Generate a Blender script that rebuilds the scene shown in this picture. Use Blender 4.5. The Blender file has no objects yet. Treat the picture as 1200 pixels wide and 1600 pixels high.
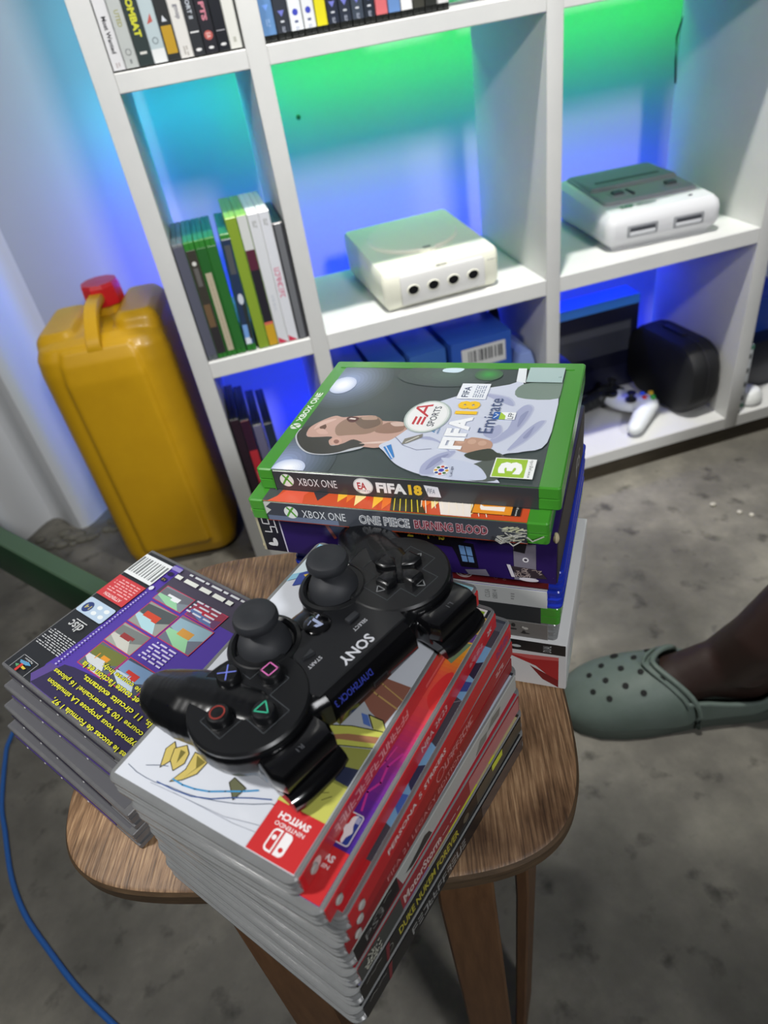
import bpy, bmesh, math, random
from mathutils import Vector, Matrix
random.seed(7)
PI = math.pi
SC = bpy.context.scene
COL = SC.collection

# ------------------------------------------------------------------ camera
def setup_camera():
    p, r, sy = 0.6496, -0.1811, 0.1563
    F = Vector((0, math.cos(p), -math.sin(p)))
    r0 = Vector((1, 0, 0)); u0 = r0.cross(F)
    R = r0 * math.cos(r) + u0 * math.sin(r)
    U = -r0 * math.sin(r) + u0 * math.cos(r)
    rot = Matrix.Rotation(-sy, 3, 'Z')
    R, U, F = rot @ R, rot @ U, rot @ F
    cam = bpy.data.cameras.new('camera')
    cam.sensor_fit = 'VERTICAL'
    cam.sensor_height = 36.0
    cam.lens = 36.0 * 1061.85 / 1600.0
    cam.clip_start = 0.01
    o = bpy.data.objects.new('camera', cam)
    COL.objects.link(o)
    m = Matrix((R, U, -F)).transposed().to_4x4()
    m.translation = Vector((0, 0, 0.833))
    o.matrix_world = m
    cam.dof.use_dof = True
    cam.dof.focus_distance = 0.40
    cam.dof.aperture_fstop = 9.0
    SC.camera = o
setup_camera()

# ------------------------------------------------------------------ light
SC.view_settings.view_transform = 'Standard'
SC.view_settings.look = 'None'
SC.view_settings.gamma = 1.0
SC.view_settings.use_curve_mapping = False
SC.view_settings.exposure = 0.12
world = bpy.data.worlds.new('room_ambient')
SC.world = world
world.use_nodes = True
world.node_tree.nodes['Background'].inputs[0].default_value = (0.80, 0.86, 1.0, 1)
world.node_tree.nodes['Background'].inputs[1].default_value = 0.20

def area(name, loc, target, size, power, col, sy=None, spread=PI):
    l = bpy.data.lights.new(name, 'AREA')
    l.energy = power; l.color = col; l.size = size; l.spread = spread
    if sy: l.shape = 'RECTANGLE'; l.size_y = sy
    o = bpy.data.objects.new(name, l); COL.objects.link(o)
    o.location = loc
    d = Vector(target) - Vector(loc)
    o.rotation_euler = d.to_track_quat('-Z', 'Y').to_euler()
    return o
def spot(name, loc, target, power, cone, blend, col, radius):
    l = bpy.data.lights.new(name, 'SPOT'); l.energy = power; l.spot_size = math.radians(cone); l.spot_blend = blend; l.color = col; l.shadow_soft_size = radius
    o = bpy.data.objects.new(name, l); COL.objects.link(o); o.location = loc
    o.rotation_euler = (Vector(target) - Vector(loc)).to_track_quat('-Z', 'Y').to_euler()
spot('ceiling_downlight', (0.20, 0.56, 2.5), (0.58, 1.18, 0.2), 250, 52, 1.0, (1.0, 0.98, 0.93), 0.05)
area('standing_lamp', (-0.42, 0.217, 1.143), (0.25, 0.85, 0.45), 0.07, 4.2, (1.0, 0.985, 0.96))
area('far_room_lamp', (0.6, -1.6, 2.0), (0.3, 1.387, 0.9), 0.30, 11, (0.97, 0.98, 1.0), spread=math.radians(88))
# colour strips behind the shelves: (name, x, y, z, length, power, colour)
GREEN = (0.02, 1.0, 0.04); BLUE = (0.02, 0.03, 1.0); CYAN = (0.02, 0.72, 1.0)
def strip_light(name, x, y, z, length, power, col, target=(0, 0.05, -1)):
    l = bpy.data.lights.new(name, 'AREA'); l.shape = 'RECTANGLE'
    l.size = length; l.size_y = 0.012; l.energy = power; l.color = col
    o = bpy.data.objects.new(name, l); COL.objects.link(o)
    o.location = (x, y, z)
    o.rotation_euler = Vector(target).to_track_quat('-Z', 'X').to_euler()
    # long axis along x: rebuild the basis explicitly
    zc = -Vector(target).normalized(); xc = Vector((1, 0, 0)); yc = zc.cross(xc)
    m = Matrix((xc, yc, zc)).transposed().to_4x4(); m.translation = (x, y, z)
    o.matrix_world = m
    return o
YB = 1.292
strip_light('green_strip_glow', 0.56, YB, 0.770, 0.88, 0.95, GREEN, (0, .85, -1))
strip_light('cyan_strip_glow', 0.0, YB, 0.770, 0.20, 0.26, CYAN, (0, .30, -1))
strip_light('green_corner_glow', 0.07, YB, 0.770, 0.06, 0.05, GREEN, (0, .30, -1))
strip_light('blue_middle_glow', 0.44, YB, 0.435, 1.06, 1.3, BLUE, (0, .70, 1))
strip_light('blue_low_glow', 0.44, YB, 0.395, 1.06, 2.3, BLUE, (0, .45, -1))
strip_light('blue_floor_glow', 0.44, YB, 0.075, 1.06, 1.3, BLUE, (0, .70, 1))
for nm, z, pw, c in (('cyan_side_glow', 0.80, 0.20, CYAN), ('blue_side_glow', 0.50, 0.50, (0.10, 0.10, 1.0))):
    l = bpy.data.lights.new(nm, 'AREA'); l.shape = 'RECTANGLE'; l.size = 0.012; l.size_y = 0.30; l.energy = pw; l.color = c
    o = bpy.data.objects.new(nm, l); COL.objects.link(o)
    zc = Vector((0.75, -0.66, 0)).normalized(); yc = Vector((0, 0, 1)); xc = yc.cross(zc)
    m = Matrix((xc, yc, zc)).transposed().to_4x4(); m.translation = (-0.098, YB, z); o.matrix_world = m

# ------------------------------------------------------------------ materials
def lin(c):
    def f(v):
        v = v / 255.0
        return v / 12.92 if v <= 0.04045 else ((v + 0.055) / 1.055) ** 2.4
    return (f(c[0]), f(c[1]), f(c[2]), 1.0)
MATS = {}
def M(name, rgb=(128, 128, 128), rough=0.5, metal=0.0, coat=0.0, trans=0.0, emit=0.0, noise=None, bump=None, ior=1.45, alpha=1.0):
    """plain principled material, with optional noise = (scale, amount, rgb2, stretch) and bump = (scale, strength)"""
    if name in MATS: return MATS[name]
    m = bpy.data.materials.new(name); m.use_nodes = True
    nt = m.node_tree; b = nt.nodes['Principled BSDF']
    b.inputs['Base Color'].default_value = lin(rgb)
    b.inputs['Roughness'].default_value = rough
    b.inputs['Metallic'].default_value = metal
    b.inputs['IOR'].default_value = ior
    b.inputs['Alpha'].default_value = alpha
    b.inputs['Coat Weight'].default_value = coat
    b.inputs['Coat Roughness'].default_value = 0.12
    b.inputs['Transmission Weight'].default_value = trans
    if emit:
        b.inputs['Emission Color'].default_value = lin(rgb)
        b.inputs['Emission Strength'].default_value = emit
    tc = None
    def coord(stretch):
        t = nt.nodes.new('ShaderNodeTexCoord'); mp = nt.nodes.new('ShaderNodeMapping')
        nt.links.new(t.outputs['Object'], mp.inputs['Vector'])
        mp.inputs['Scale'].default_value = stretch
        return mp.outputs['Vector']
    if noise:
        sc, amt, rgb2, st = noise
        n = nt.nodes.new('ShaderNodeTexNoise'); n.inputs['Scale'].default_value = sc; n.inputs['Detail'].default_value = 6
        n.inputs['Roughness'].default_value = 0.65
        nt.links.new(coord(st), n.inputs['Vector'])
        rp = nt.nodes.new('ShaderNodeValToRGB'); rp.color_ramp.elements[0].position = 0.5 - amt; rp.color_ramp.elements[1].position = 0.5 + amt
        rp.color_ramp.elements[0].color = lin(rgb2); rp.color_ramp.elements[1].color = lin(rgb)
        nt.links.new(n.outputs['Fac'], rp.inputs['Fac']); nt.links.new(rp.outputs['Color'], b.inputs['Base Color'])
    if bump:
        sc, stg = bump[:2]; st = bump[2] if len(bump) > 2 else (1, 1, 1)
        n = nt.nodes.new('ShaderNodeTexNoise'); n.inputs['Scale'].default_value = sc; n.inputs['Detail'].default_value = 4
        nt.links.new(coord(st), n.inputs['Vector'])
        bp = nt.nodes.new('ShaderNodeBump'); bp.inputs['Strength'].default_value = stg; bp.inputs['Distance'].default_value = 0.001
        nt.links.new(n.outputs['Fac'], bp.inputs['Height']); nt.links.new(bp.outputs['Normal'], b.inputs['Normal'])
    MATS[name] = m
    return m
def ink(rgb, rough=0.22):
    """glossy printed paper behind plastic film"""
    return M('print_%02x%02x%02x_%d' % (rgb[0], rgb[1], rgb[2], int(rough * 100)), rgb, rough + .06, coat=0.08)
CLEAR = M('clear_grey_plastic', (150, 152, 152), 0.22, coat=0.3, trans=0.25, noise=(60, .35, (128, 130, 130), (1, 1, 1)))
JEWEL = M('scuffed_jewel_plastic', (122, 122, 122), 0.25, coat=0.2, trans=0.15, noise=(90, .3, (100, 100, 103), (1, 1, 1)))
GREENP = M('green_case_plastic', (70, 150, 48), 0.25, coat=0.3, trans=0.1)
BLUEP = M('blue_case_plastic', (30, 50, 165), 0.22, coat=0.3)
WHITEPAINT = M('white_painted_board', (208, 208, 205), 0.42, noise=(9, .3, (196, 197, 196), (1, 1, 1)), bump=(220, .12))
BLACKP = M('satin_black_plastic', (17, 18, 20), 0.33, coat=0.15)
GLOSSBLACK = M('gloss_black_plastic', (9, 9, 11), 0.16, coat=0.6)
RUBBER = M('grey_black_rubber', (38, 40, 44), 0.62)

# ------------------------------------------------------------------ mesh builder
class MB:
    def __init__(self):
        self.bm = bmesh.new(); self.mats = []
    def mi(self, m):
        if m not in self.mats: self.mats.append(m)
        return self.mats.index(m)
    def face(self, vs, mi, smooth=True):
        try: f = self.bm.faces.new(vs)
        except ValueError: return None
        f.material_index = mi; f.smooth = smooth
        return f
    def box(self, x0, x1, y0, y1, z0, z1, m, bev=0.0, seg=2, mat=None):
        mi = self.mi(m)
        r = bmesh.ops.create_cube(self.bm, size=1.0)
        vs = r['verts']
        for v in vs:
            v.co = Vector((x0 + (v.co.x + .5) * (x1 - x0), y0 + (v.co.y + .5) * (y1 - y0), z0 + (v.co.z + .5) * (z1 - z0)))
        fs = set(f for v in vs for f in v.link_faces)
        if bev > 0:
            es = list(set(e for v in vs for e in v.link_edges))
            g = bmesh.ops.bevel(self.bm, geom=es, offset=bev, segments=seg, profile=.6, affect='EDGES')
            fs = set(g['faces']) | set(f for v in g['verts'] for f in v.link_faces)
            vs = list(set(v for f in fs for v in f.verts))
        for f in fs: f.material_index = mi; f.smooth = True
        if mat is not None:
            for v in vs: v.co = mat @ v.co
        return vs
    def rings(self, outline, prof, m, cap0=True, cap1=True, mat=None):
        """outline: ccw (x,y) list; prof: list of (inset, z)"""
        mi = self.mi(m); n = len(outline); nor = []
        for i in range(n):
            a = Vector(outline[i - 1]); b = Vector(outline[i]); c = Vector(outline[(i + 1) % n])
            e1 = (b - a); e2 = (c - b)
            e1 = e1.normalized() if e1.length > 1e-9 else e2.normalized(); e2 = e2.normalized() if e2.length > 1e-9 else e1
            t = e1 + e2
            t = t.normalized() if t.length > 1e-6 else e1
            k = 1.0 / max(.5, math.sqrt(max(.25, (1 + e1.dot(e2)) / 2)))
            nor.append(Vector((t.y, -t.x)) * k)
        rr = []
        for ins, z in prof:
            row = []
            for i in range(n):
                q = Vector(outline[i]) - nor[i] * ins
                c = Vector((q.x, q.y, z))
                row.append(self.bm.verts.new(mat @ c if mat is not None else c))
            rr.append(row)
        for a, b in zip(rr, rr[1:]):
            for i in range(n): self.face((a[i], a[(i + 1) % n], b[(i + 1) % n], b[i]), mi)
        if cap0: self.face(list(reversed(rr[0])), mi)
        if cap1: self.face(rr[-1], mi)
        return rr
    def lathe(self, prof, c, m, n=28, axis=None, mat=None):
        """prof: list of (r, z) bottom to top around z through c"""
        mi = self.mi(m); rr = []
        q = Matrix.Identity(3)
        if axis is not None: q = Vector(axis).normalized().to_track_quat('Z', 'Y').to_matrix()
        for r, z in prof:
            row = []
            for i in range(n):
                t = 2 * PI * i / n
                v = q @ Vector((r * math.cos(t), r * math.sin(t), z)) + Vector(c)
                row.append(self.bm.verts.new(mat @ v if mat is not None else v))
            rr.append(row)
        for a, b in zip(rr, rr[1:]):
            for i in range(n): self.face((a[i], a[(i + 1) % n], b[(i + 1) % n], b[i]), mi)
        if prof[0][0] > 1e-6: self.face(list(reversed(rr[0])), mi)
        if prof[-1][0] > 1e-6: self.face(rr[-1], mi)
    def tube(self, pts, rad, m, n=10, caps=True):
        mi = self.mi(m); rr = []
        pts = [Vector(p) for p in pts]; up = Vector((0, 0, 1))
        for i, p in enumerate(pts):
            t = (pts[min(i + 1, len(pts) - 1)] - pts[max(i - 1, 0)]).normalized()
            a = t.cross(up)
            if a.length < .05: a = t.cross(Vector((0, 1, 0)))
            a.normalize(); b = t.cross(a)
            r = rad[i] if isinstance(rad, (list, tuple)) else rad
            rr.append([self.bm.verts.new(p + a * r * math.cos(2 * PI * k / n) + b * r * math.sin(2 * PI * k / n)) for k in range(n)])
        for a, b in zip(rr, rr[1:]):
            for i in range(n): self.face((a[i], b[i], b[(i + 1) % n], a[(i + 1) % n]), mi)
        if caps:
            self.face(rr[0], mi); self.face(list(reversed(rr[-1])), mi)
    def ball(self, c, r, m, seg=20, rot=None):
        mi = self.mi(m)
        g = bmesh.ops.create_uvsphere(self.bm, u_segments=seg, v_segments=max(6, seg // 2), radius=1.0)
        r = r if isinstance(r, (tuple, list)) else (r, r, r)
        for v in g['verts']:
            q = Vector((v.co.x * r[0], v.co.y * r[1], v.co.z * r[2]))
            if rot is not None: q = rot @ q
            v.co = q + Vector(c)
        for f in set(f for v in g['verts'] for f in v.link_faces): f.material_index = mi; f.smooth = True
    def build(self, name, parent=None, label=None, cat=None, group=None, kind=None, sharp=35, loc=None, mods=None):
        me = bpy.data.meshes.new(name)
        bmesh.ops.recalc_face_normals(self.bm, faces=[f for f in self.bm.faces if not f.tag])
        self.bm.to_mesh(me); self.bm.free()
        for m in self.mats: me.materials.append(m)
        try: me.set_sharp_from_angle(angle=math.radians(sharp))
        except Exception: pass
        o = bpy.data.objects.new(name, me); COL.objects.link(o)
        if mods: mods(o)
        if mods:
            dg = bpy.context.evaluated_depsgraph_get(); dg.update()
            me2 = bpy.data.meshes.new_from_object(o.evaluated_get(dg))
            o.modifiers.clear(); o.data = me2
            me2.materials.clear()
            for m in self.mats: me2.materials.append(m)
            for p in me2.polygons: p.use_smooth = True
        if parent: o.parent = parent
        props(o, label, cat, group, kind)
        if loc is not None: o.location = loc
        return o
def props(o, label=None, cat=None, group=None, kind=None):
    if label: o['label'] = label
    if cat: o['category'] = cat
    if group: o['group'] = group
    if kind: o['kind'] = kind
def thing(name, label, cat, loc=(0, 0, 0), rz=0.0, group=None, matrix=None):
    o = bpy.data.objects.new(name, None); COL.objects.link(o)
    o.empty_display_size = .02
    if matrix is not None: o.matrix_world = matrix
    else: o.location = loc; o.rotation_euler = (0, 0, rz)
    props(o, label, cat, group)
    return o
def rrect(x0, x1, y0, y1, r, n=6):
    out = []
    for cx, cy, a0 in ((x1 - r, y0 + r, -PI / 2), (x1 - r, y1 - r, 0), (x0 + r, y1 - r, PI / 2), (x0 + r, y0 + r, PI)):
        for k in range(n + 1):
            a = a0 + PI / 2 * k / n
            out.append((cx + r * math.cos(a), cy + r * math.sin(a)))
    return out
def voxel(size, smooth=6):
    def f(o):
        m = o.modifiers.new('r', 'REMESH'); m.mode = 'VOXEL'; m.voxel_size = size; m.use_smooth_shade = True
        s = o.modifiers.new('s', 'SMOOTH'); s.factor = .5; s.iterations = smooth
    return f

# ------------------------------------------------------------------ flat print on surfaces
_txt = {}
def text_mesh(s, bold=0.0):
    key = (s, bold)
    if key in _txt: return _txt[key]
    cu = bpy.data.curves.new('t', 'FONT'); cu.body = s; cu.size = 1.0; cu.resolution_u = 2; cu.offset = bold
    o = bpy.data.objects.new('t', cu); COL.objects.link(o)
    dg = bpy.context.evaluated_depsgraph_get(); dg.update()
    me = bpy.data.meshes.new_from_object(o.evaluated_get(dg))
    vs = [(v.co.x, v.co.y) for v in me.vertices]; fs = [tuple(p.vertices) for p in me.polygons]
    bpy.data.objects.remove(o); bpy.data.curves.remove(cu); bpy.data.meshes.remove(me)
    if not vs: vs = [(0, 0), (1, 1)]
    x0 = min(v[0] for v in vs); x1 = max(v[0] for v in vs); y0 = min(v[1] for v in vs); y1 = max(v[1] for v in vs)
    _txt[key] = (vs, fs, (x0, x1, y0, y1))
    return _txt[key]
class Art:
    """draws in millimetres on a plane given by a function (x, y, layer) -> Vector"""
    def __init__(self, mb, fn, clip=None, step=0.012):
        self.mb = mb; self.fn = fn; self.k = 0; self.clip = clip; self.step = step
    def P(self, x, y):
        if self.clip:
            x = min(max(x, self.clip[0]), self.clip[1]); y = min(max(y, self.clip[2]), self.clip[3])
        return self.mb.bm.verts.new(self.fn(x, y, self.k * self.step))
    def poly(self, pts, col):
        self.k += 1
        m = col if not isinstance(col, tuple) else ink(col)
        f = self.mb.face([self.P(*p) for p in pts], self.mb.mi(m), False)
        if f:
            f.tag = True
            f.normal_update()
            a = self.fn(0, 0, 0); nn = self.fn(0, 0, 1) - a
            if f.normal.dot(nn) < 0: f.normal_flip()
    def blob(self, pts, col, n=4):
        """closed smooth outline through the points"""
        P = [Vector(p) for p in pts]; out = []; N = len(P)
        for i in range(N):
            p0, p1, p2, p3 = P[i - 1], P[i], P[(i + 1) % N], P[(i + 2) % N]
            for k in range(n):
                u = k / n
                q = .5 * ((2 * p1) + (p2 - p0) * u + (2 * p0 - 5 * p1 + 4 * p2 - p3) * u * u + (3 * p1 - p0 - 3 * p2 + p3) * u ** 3)
                out.append((q.x, q.y))
        self.poly(out, col)
    def glow(self, cx, cy, rx, ry, c_out, c_in, n=9, a=0, p=1.0):
        for i in range(n):
            f = (i + 1) / n; k = 1 - i / n
            self.ell(cx, cy, rx * k, ry * k, tuple(int(c_out[j] + (c_in[j] - c_out[j]) * f ** p) for j in range(3)), 36, a)
    def rect(self, x0, x1, y0, y1, col): self.poly([(x0, y0), (x1, y0), (x1, y1), (x0, y1)], col)
    def ell(self, cx, cy, rx, ry, col, n=28, a=0):
        ca, sa = math.cos(a), math.sin(a)
        self.poly([(cx + rx * math.cos(2 * PI * i / n) * ca - ry * math.sin(2 * PI * i / n) * sa,
                    cy + rx * math.cos(2 * PI * i / n) * sa + ry * math.sin(2 * PI * i / n) * ca) for i in range(n)], col)
    def line(self, pts, w, col, closed=False):
        pts = [Vector(p) for p in pts]
        segs = list(zip(pts, pts[1:])) + ([(pts[-1], pts[0])] if closed else [])
        for a, b in segs:
            d = (b - a)
            if d.length < 1e-6: continue
            d.normalize(); nn = Vector((-d.y, d.x)) * w / 2; e = d * w * .35
            k = self.k
            self.poly([tuple(a - e - nn), tuple(b + e - nn), tuple(b + e + nn), tuple(a - e + nn)], col)
            self.k = k
        self.k += 1
    def ring(self, cx, cy, r, w, col, n=26):
        self.line([(cx + r * math.cos(2 * PI * i / n), cy + r * math.sin(2 * PI * i / n)) for i in range(n)], w, col, True)
    def text(self, s, x0, x1, y0, y1, col, rot=0.0, bold=0.0, box_rot=None):
        """fits the string into the box x0..x1, y0..y1 (before turning by rot about the box centre)"""
        vs, fs, (a, b, c, d) = text_mesh(s, bold)
        self.k += 1
        cx, cy = (x0 + x1) / 2, (y0 + y1) / 2; ca, sa = math.cos(rot), math.sin(rot)
        sx = (x1 - x0) / max(1e-6, b - a); sy = (y1 - y0) / max(1e-6, d - c)
        m = col if not isinstance(col, tuple) else ink(col); mi = self.mb.mi(m)
        cl = self.clip; bv = []
        for x, y in vs:
            X = (x - (a + b) / 2) * sx; Y = (y - (c + d) / 2) * sy
            bv.append(self.P(cx + X * ca - Y * sa, cy + X * sa + Y * ca))
        nn = self.fn(0, 0, 1) - self.fn(0, 0, 0)
        for f in fs:
            g = self.mb.face([bv[i] for i in f], mi, False)
            if g:
                g.tag = True; g.normal_update()
                if g.normal.dot(nn) < 0: g.normal_flip()
    def block(self, x0, x1, y0, y1, rows, col, fill=.55, seed=1):
        """lines of tiny unreadable print"""
        rnd = random.Random(seed); h = (y1 - y0) / rows
        for i in range(rows):
            yy = y1 - h * (i + .5); x = x0; k = self.k
            end = x1 - (rnd.random() * .25 * (x1 - x0) if i % 3 == 2 else 0)
            while x < end:
                w = min(h * (1.2 + rnd.random() * 2.6), end - x)
                if w > .3: self.rect(x, x + w * .86, yy - h * fill / 2, yy + h * fill / 2, col); self.k = k
                x += w + h * .35
            self.k = k
        self.k += 1
def worn_letters(a, x0, x1, y0, y1, col, seed=1):
    """worn lettering that can no longer be read"""
    rnd = random.Random(seed); h = y1 - y0; x = x0; k = a.k
    while x < x1:
        w = h * (.45 + .2 * rnd.random()); t = h * .2
        for seg in rnd.sample([[(0, 0), (0, 1)], [(1, 0), (1, 1)], [(0, 1), (1, 1)], [(0, .5), (1, .5)], [(0, 0), (1, 0)]], 3):
            a.line([(x + p * w, y0 + q * h) for p, q in seg], t, col); a.k = k
        x += w + h * .32
    a.k = k + 3
def top_plane(z): return lambda x, y, l: Vector((x / 1000, y / 1000, (z + l) / 1000))
def spine_plane(u, zc): return lambda x, y, l: Vector(((u - l) / 1000, -x / 1000, (zc + y) / 1000))   # text runs from the head of the case to its foot
mm = lambda *a: tuple(v / 1000 for v in a)

# ================================================================== the room
FZ = 0.0
def build_room():
    conc = bpy.data.materials.new('stained_concrete'); conc.use_nodes = True
    nt = conc.node_tree; b = nt.nodes['Principled BSDF']; b.inputs['Roughness'].default_value = .62
    tc = nt.nodes.new('ShaderNodeTexCoord')
    n1 = nt.nodes.new('ShaderNodeTexNoise'); n1.inputs['Scale'].default_value = 5.0; n1.inputs['Detail'].default_value = 9; n1.inputs['Roughness'].default_value = .62
    n2 = nt.nodes.new('ShaderNodeTexNoise'); n2.inputs['Scale'].default_value = 26; n2.inputs['Detail'].default_value = 5
    r1 = nt.nodes.new('ShaderNodeValToRGB'); e = r1.color_ramp.elements
    e[0].position = .30; e[0].color = lin((74, 72, 66)); e[1].position = .70; e[1].color = lin((140, 136, 124))
    k = r1.color_ramp.elements.new(.5); k.color = lin((104, 101, 93))
    r2 = nt.nodes.new('ShaderNodeValToRGB'); r2.color_ramp.elements[0].position = .27; r2.color_ramp.elements[0].color = lin((88, 86, 82)); r2.color_ramp.elements[1].position = .42; r2.color_ramp.elements[1].color = (1, 1, 1, 1)
    mx = nt.nodes.new('ShaderNodeMix'); mx.data_type = 'RGBA'; mx.blend_type = 'MULTIPLY'; mx.inputs[0].default_value = .75
    for n in (n1, n2): nt.links.new(tc.outputs['Object'], n.inputs['Vector'])
    nt.links.new(n1.outputs['Fac'], r1.inputs['Fac']); nt.links.new(n2.outputs['Fac'], r2.inputs['Fac'])
    nt.links.new(r1.outputs['Color'], mx.inputs[6]); nt.links.new(r2.outputs['Color'], mx.inputs[7])
    nt.links.new(mx.outputs[2], b.inputs['Base Color'])
    bp = nt.nodes.new('ShaderNodeBump'); bp.inputs['Strength'].default_value = .35; bp.inputs['Distance'].default_value = .004
    nt.links.new(n2.outputs['Fac'], bp.inputs['Height']); nt.links.new(bp.outputs['Normal'], b.inputs['Normal'])
    f = MB(); f.box(-2.2, 2.6, -2.6, 1.60, -.06, 0, conc); f.build('floor', kind='structure')
    wallm = M('white_wall_paint', (176, 178, 181), .75, noise=(3, .3, (168, 171, 175), (1, 1, 1)), bump=(30, .2))
    w = MB(); w.box(-.36, 2.6, 1.387, 1.45, 0, 2.6, wallm); w.build('wall_back', kind='structure')
    w = MB(); w.box(-2.26, -2.2, -2.6, 1.60, 0, 2.6, wallm); w.build('wall_left', kind='structure')
    w = MB(); w.box(2.6, 2.66, -2.6, 1.60, 0, 2.6, wallm); w.build('wall_right', kind='structure')
    w = MB(); w.box(-2.26, 2.66, -2.66, -2.6, 0, 2.6, wallm); w.build('wall_front', kind='structure')
    w = MB(); w.box(-2.26, 2.66, -2.66, 1.60, 2.6, 2.66, wallm); w.build('ceiling', kind='structure')
    # folded white sheeting that continues the wall to the left of the shelves
    sh = MB(); mi = sh.mi(M('white_wall_sheeting', (206, 208, 210), .42))
    xs = [-.36 - i * .012 for i in range(153)]; cols = []
    for x in xs:
        t = (-.36 - x)
        amp = min(1, t / .05)
        y = 1.387 - amp * (.036 * (1 - math.cos(2 * PI * (t - .02) / .145)) ) + .008 * math.sin(t * 9)
        cols.append([(x, y, 0), (x, y, 1.3), (x, y - .004, 2.6)])
    vr = [[sh.bm.verts.new(p) for p in c] for c in cols]
    for a, b_ in zip(vr, vr[1:]):
        for k in range(2): sh.face((a[k], a[k + 1], b_[k + 1], b_[k]), mi)
    bk = [[sh.bm.verts.new((p[0], 1.43, p[2])) for p in (c[0], c[-1])] for c in (cols[0], cols[-1])]
    sh.face((vr[0][0], bk[0][0], bk[0][1], vr[0][2], vr[0][1]), mi)
    sh.face((vr[-1][0], vr[-1][1], vr[-1][2], bk[1][1], bk[1][0]), mi)
    sh.face((bk[0][0], bk[1][0], bk[1][1], bk[0][1]), mi)
    sh.build('wall_sheeting', kind='structure')
    # crumbled mortar where the sheeting meets the floor
    r = random.Random(3); mo = MB(); mm_ = M('crumbled_mortar', (120, 117, 106), .8, noise=(40, .3, (96, 94, 84), (1, 1, 1)))
    for i in range(70):
        x = -.37 - r.random() * .42; s = .004 + r.random() * .009
        mo.ball((x, 1.318 - r.random() * .05, s * .35), (s * 1.4, s, s * .7), mm_, 10)
    mo.build('trim_1', kind='structure')
build_room()

# pale chips lying on the floor
def build_chips():
    m = M('pale_plaster_chip', (182, 178, 166), .7)
    r = random.Random(5)
    spots = [(.735, .831, .006), (.762, .795, .005), (.775, .78, .005), (.86, .75, .005)]
    labs = ['largest white plaster chip on the concrete floor, leftmost of four', 'white plaster chip on the floor, second from the left of four', 'white plaster chip on the floor, nearest right of the middle pair', 'white plaster chip on the floor at the right edge of the picture']
    for i, (x, y, s) in enumerate(spots):
        b = MB(); b.ball((0, 0, s * .45), (s, s * .8, s * .5), m, 8)
        for v in b.bm.verts: v.co += Vector((r.random() - .5, r.random() - .5, (r.random() - .5) * .4)) * s * .4
        for v in b.bm.verts: v.co.z = max(v.co.z, 0)
        b.build('plaster_chip', label=labs[i], cat='debris', group='white chips on the floor', loc=(x, y, 0))
build_chips()

# ================================================================== shelving unit
UX = [(-.091, -.065), (.093, .118), (.483, .507), (.870, .898), (1.262, 1.288)]
SZ = [(.035, .061), (.403, .429), (.778, .799), (1.150, 1.173)]
YF, YR = .994, 1.272
def build_shelves():
    t = thing('shelving_unit', 'white painted open cube shelving unit lit from behind in green and blue', 'shelf', (0.6, 1.13, 0))
    inv = Matrix.Translation((-.6, -1.13, 0))
    for a, b in UX:
        m = MB(); m.box(a, b, YF, YR, .035, 1.60, WHITEPAINT, .0012, 2, inv); m.build('upright', t)
    for j, (z0, z1) in enumerate(SZ):
        for (a, b), (c, d) in zip(UX, UX[1:]):
            m = MB(); m.box(b, c, YF + .0005, YR - .001, z0, z1, WHITEPAINT, .001, 1, inv); m.build('shelf_board', t)
    m = MB(); m.box(-.088, 1.285, YF + .006, YR - .01, 0, .035, M('dark_plinth_wood', (74, 66, 52), .6, noise=(18, .3, (48, 42, 32), (1, 6, 6))), .001, 1, inv)
    m.build('plinth', t)
    w = MB(); w.tube([(.871 - .6, 1.268 - 1.13, .72), (.866 - .6, 1.274 - 1.13, .69), (.867 - .6, 1.272 - 1.13, .655), (.869 - .6, 1.269 - 1.13, .62)], .0016, BLACKP, 6)
    w.build('cable_end', t)
build_shelves()
def led(name, label, x0, x1, y, z, m, vertical=None):
    b = MB()
    if vertical: b.box(x0, x1, y, y + .002, vertical[0], vertical[1], m)
    else: b.box(x0, x1, y, y + .002, z, z + .010, m)
    b.build(name, label=label, cat='light strip', group='colour light strips behind the shelves')
LG = M('led_green', (20, 255, 60), emit=3.0); LB = M('led_blue', (20, 40, 255), emit=3.0); LC = M('led_cyan', (20, 220, 255), emit=3.0)
led('light_strip', 'green light strip fixed behind the upper shelf board, right of the cyan one', .12, 1.26, YR, .783, LG)
led('light_strip', 'cyan light strip fixed behind the left end of the upper shelf board', -.06, .11, YR, .783, LC)
led('light_strip', 'blue light strip fixed behind the middle shelf board', -.06, 1.26, YR, .41, LB)
led('light_strip', 'blue light strip fixed behind the bottom shelf board', -.06, 1.26, YR, .042, LB)

# ================================================================== game cases
def shell(mb, W, H, T, m, r=3.0, lip=True, seam=True, notch=False):
    """a hinged plastic case lying flat: two halves with a seam, origin under its middle"""
    o = rrect(-W / 2000, W / 2000, -H / 2000, H / 2000, r / 1000, 5)
    c = .0008; h = T / 2000; T_ = T / 1000
    g = .0011 if seam else 0
    prof = [(c, 0), (0, c), (0, h - .0005), (g, h - .0002), (g, h + .0002), (0, h + .0005), (0, T_ - c), (c, T_)]
    if lip: prof = [(c, 0), (0, c), (0, .0022), (.0013, .0030), (.0013, h - .0008), (.0002, h - .0003), (.0002, h + .0003), (.0013, h + .0008), (.0013, T_ - .0030), (0, T_ - .0022), (0, T_ - c), (c, T_)]
    mb.rings(o, prof, m)
def spine_block(mb, W, H, T, m, v0, v1, thick=.00025, r=.0006):
    """printed paper wrapped over the spine side (u = -W/2)"""
    mb.box(-W / 2000 - thick, -W / 2000 + .002, v0 / 1000, v1 / 1000, .0006, T / 1000 - .0006, m, .0003, 1)
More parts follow.
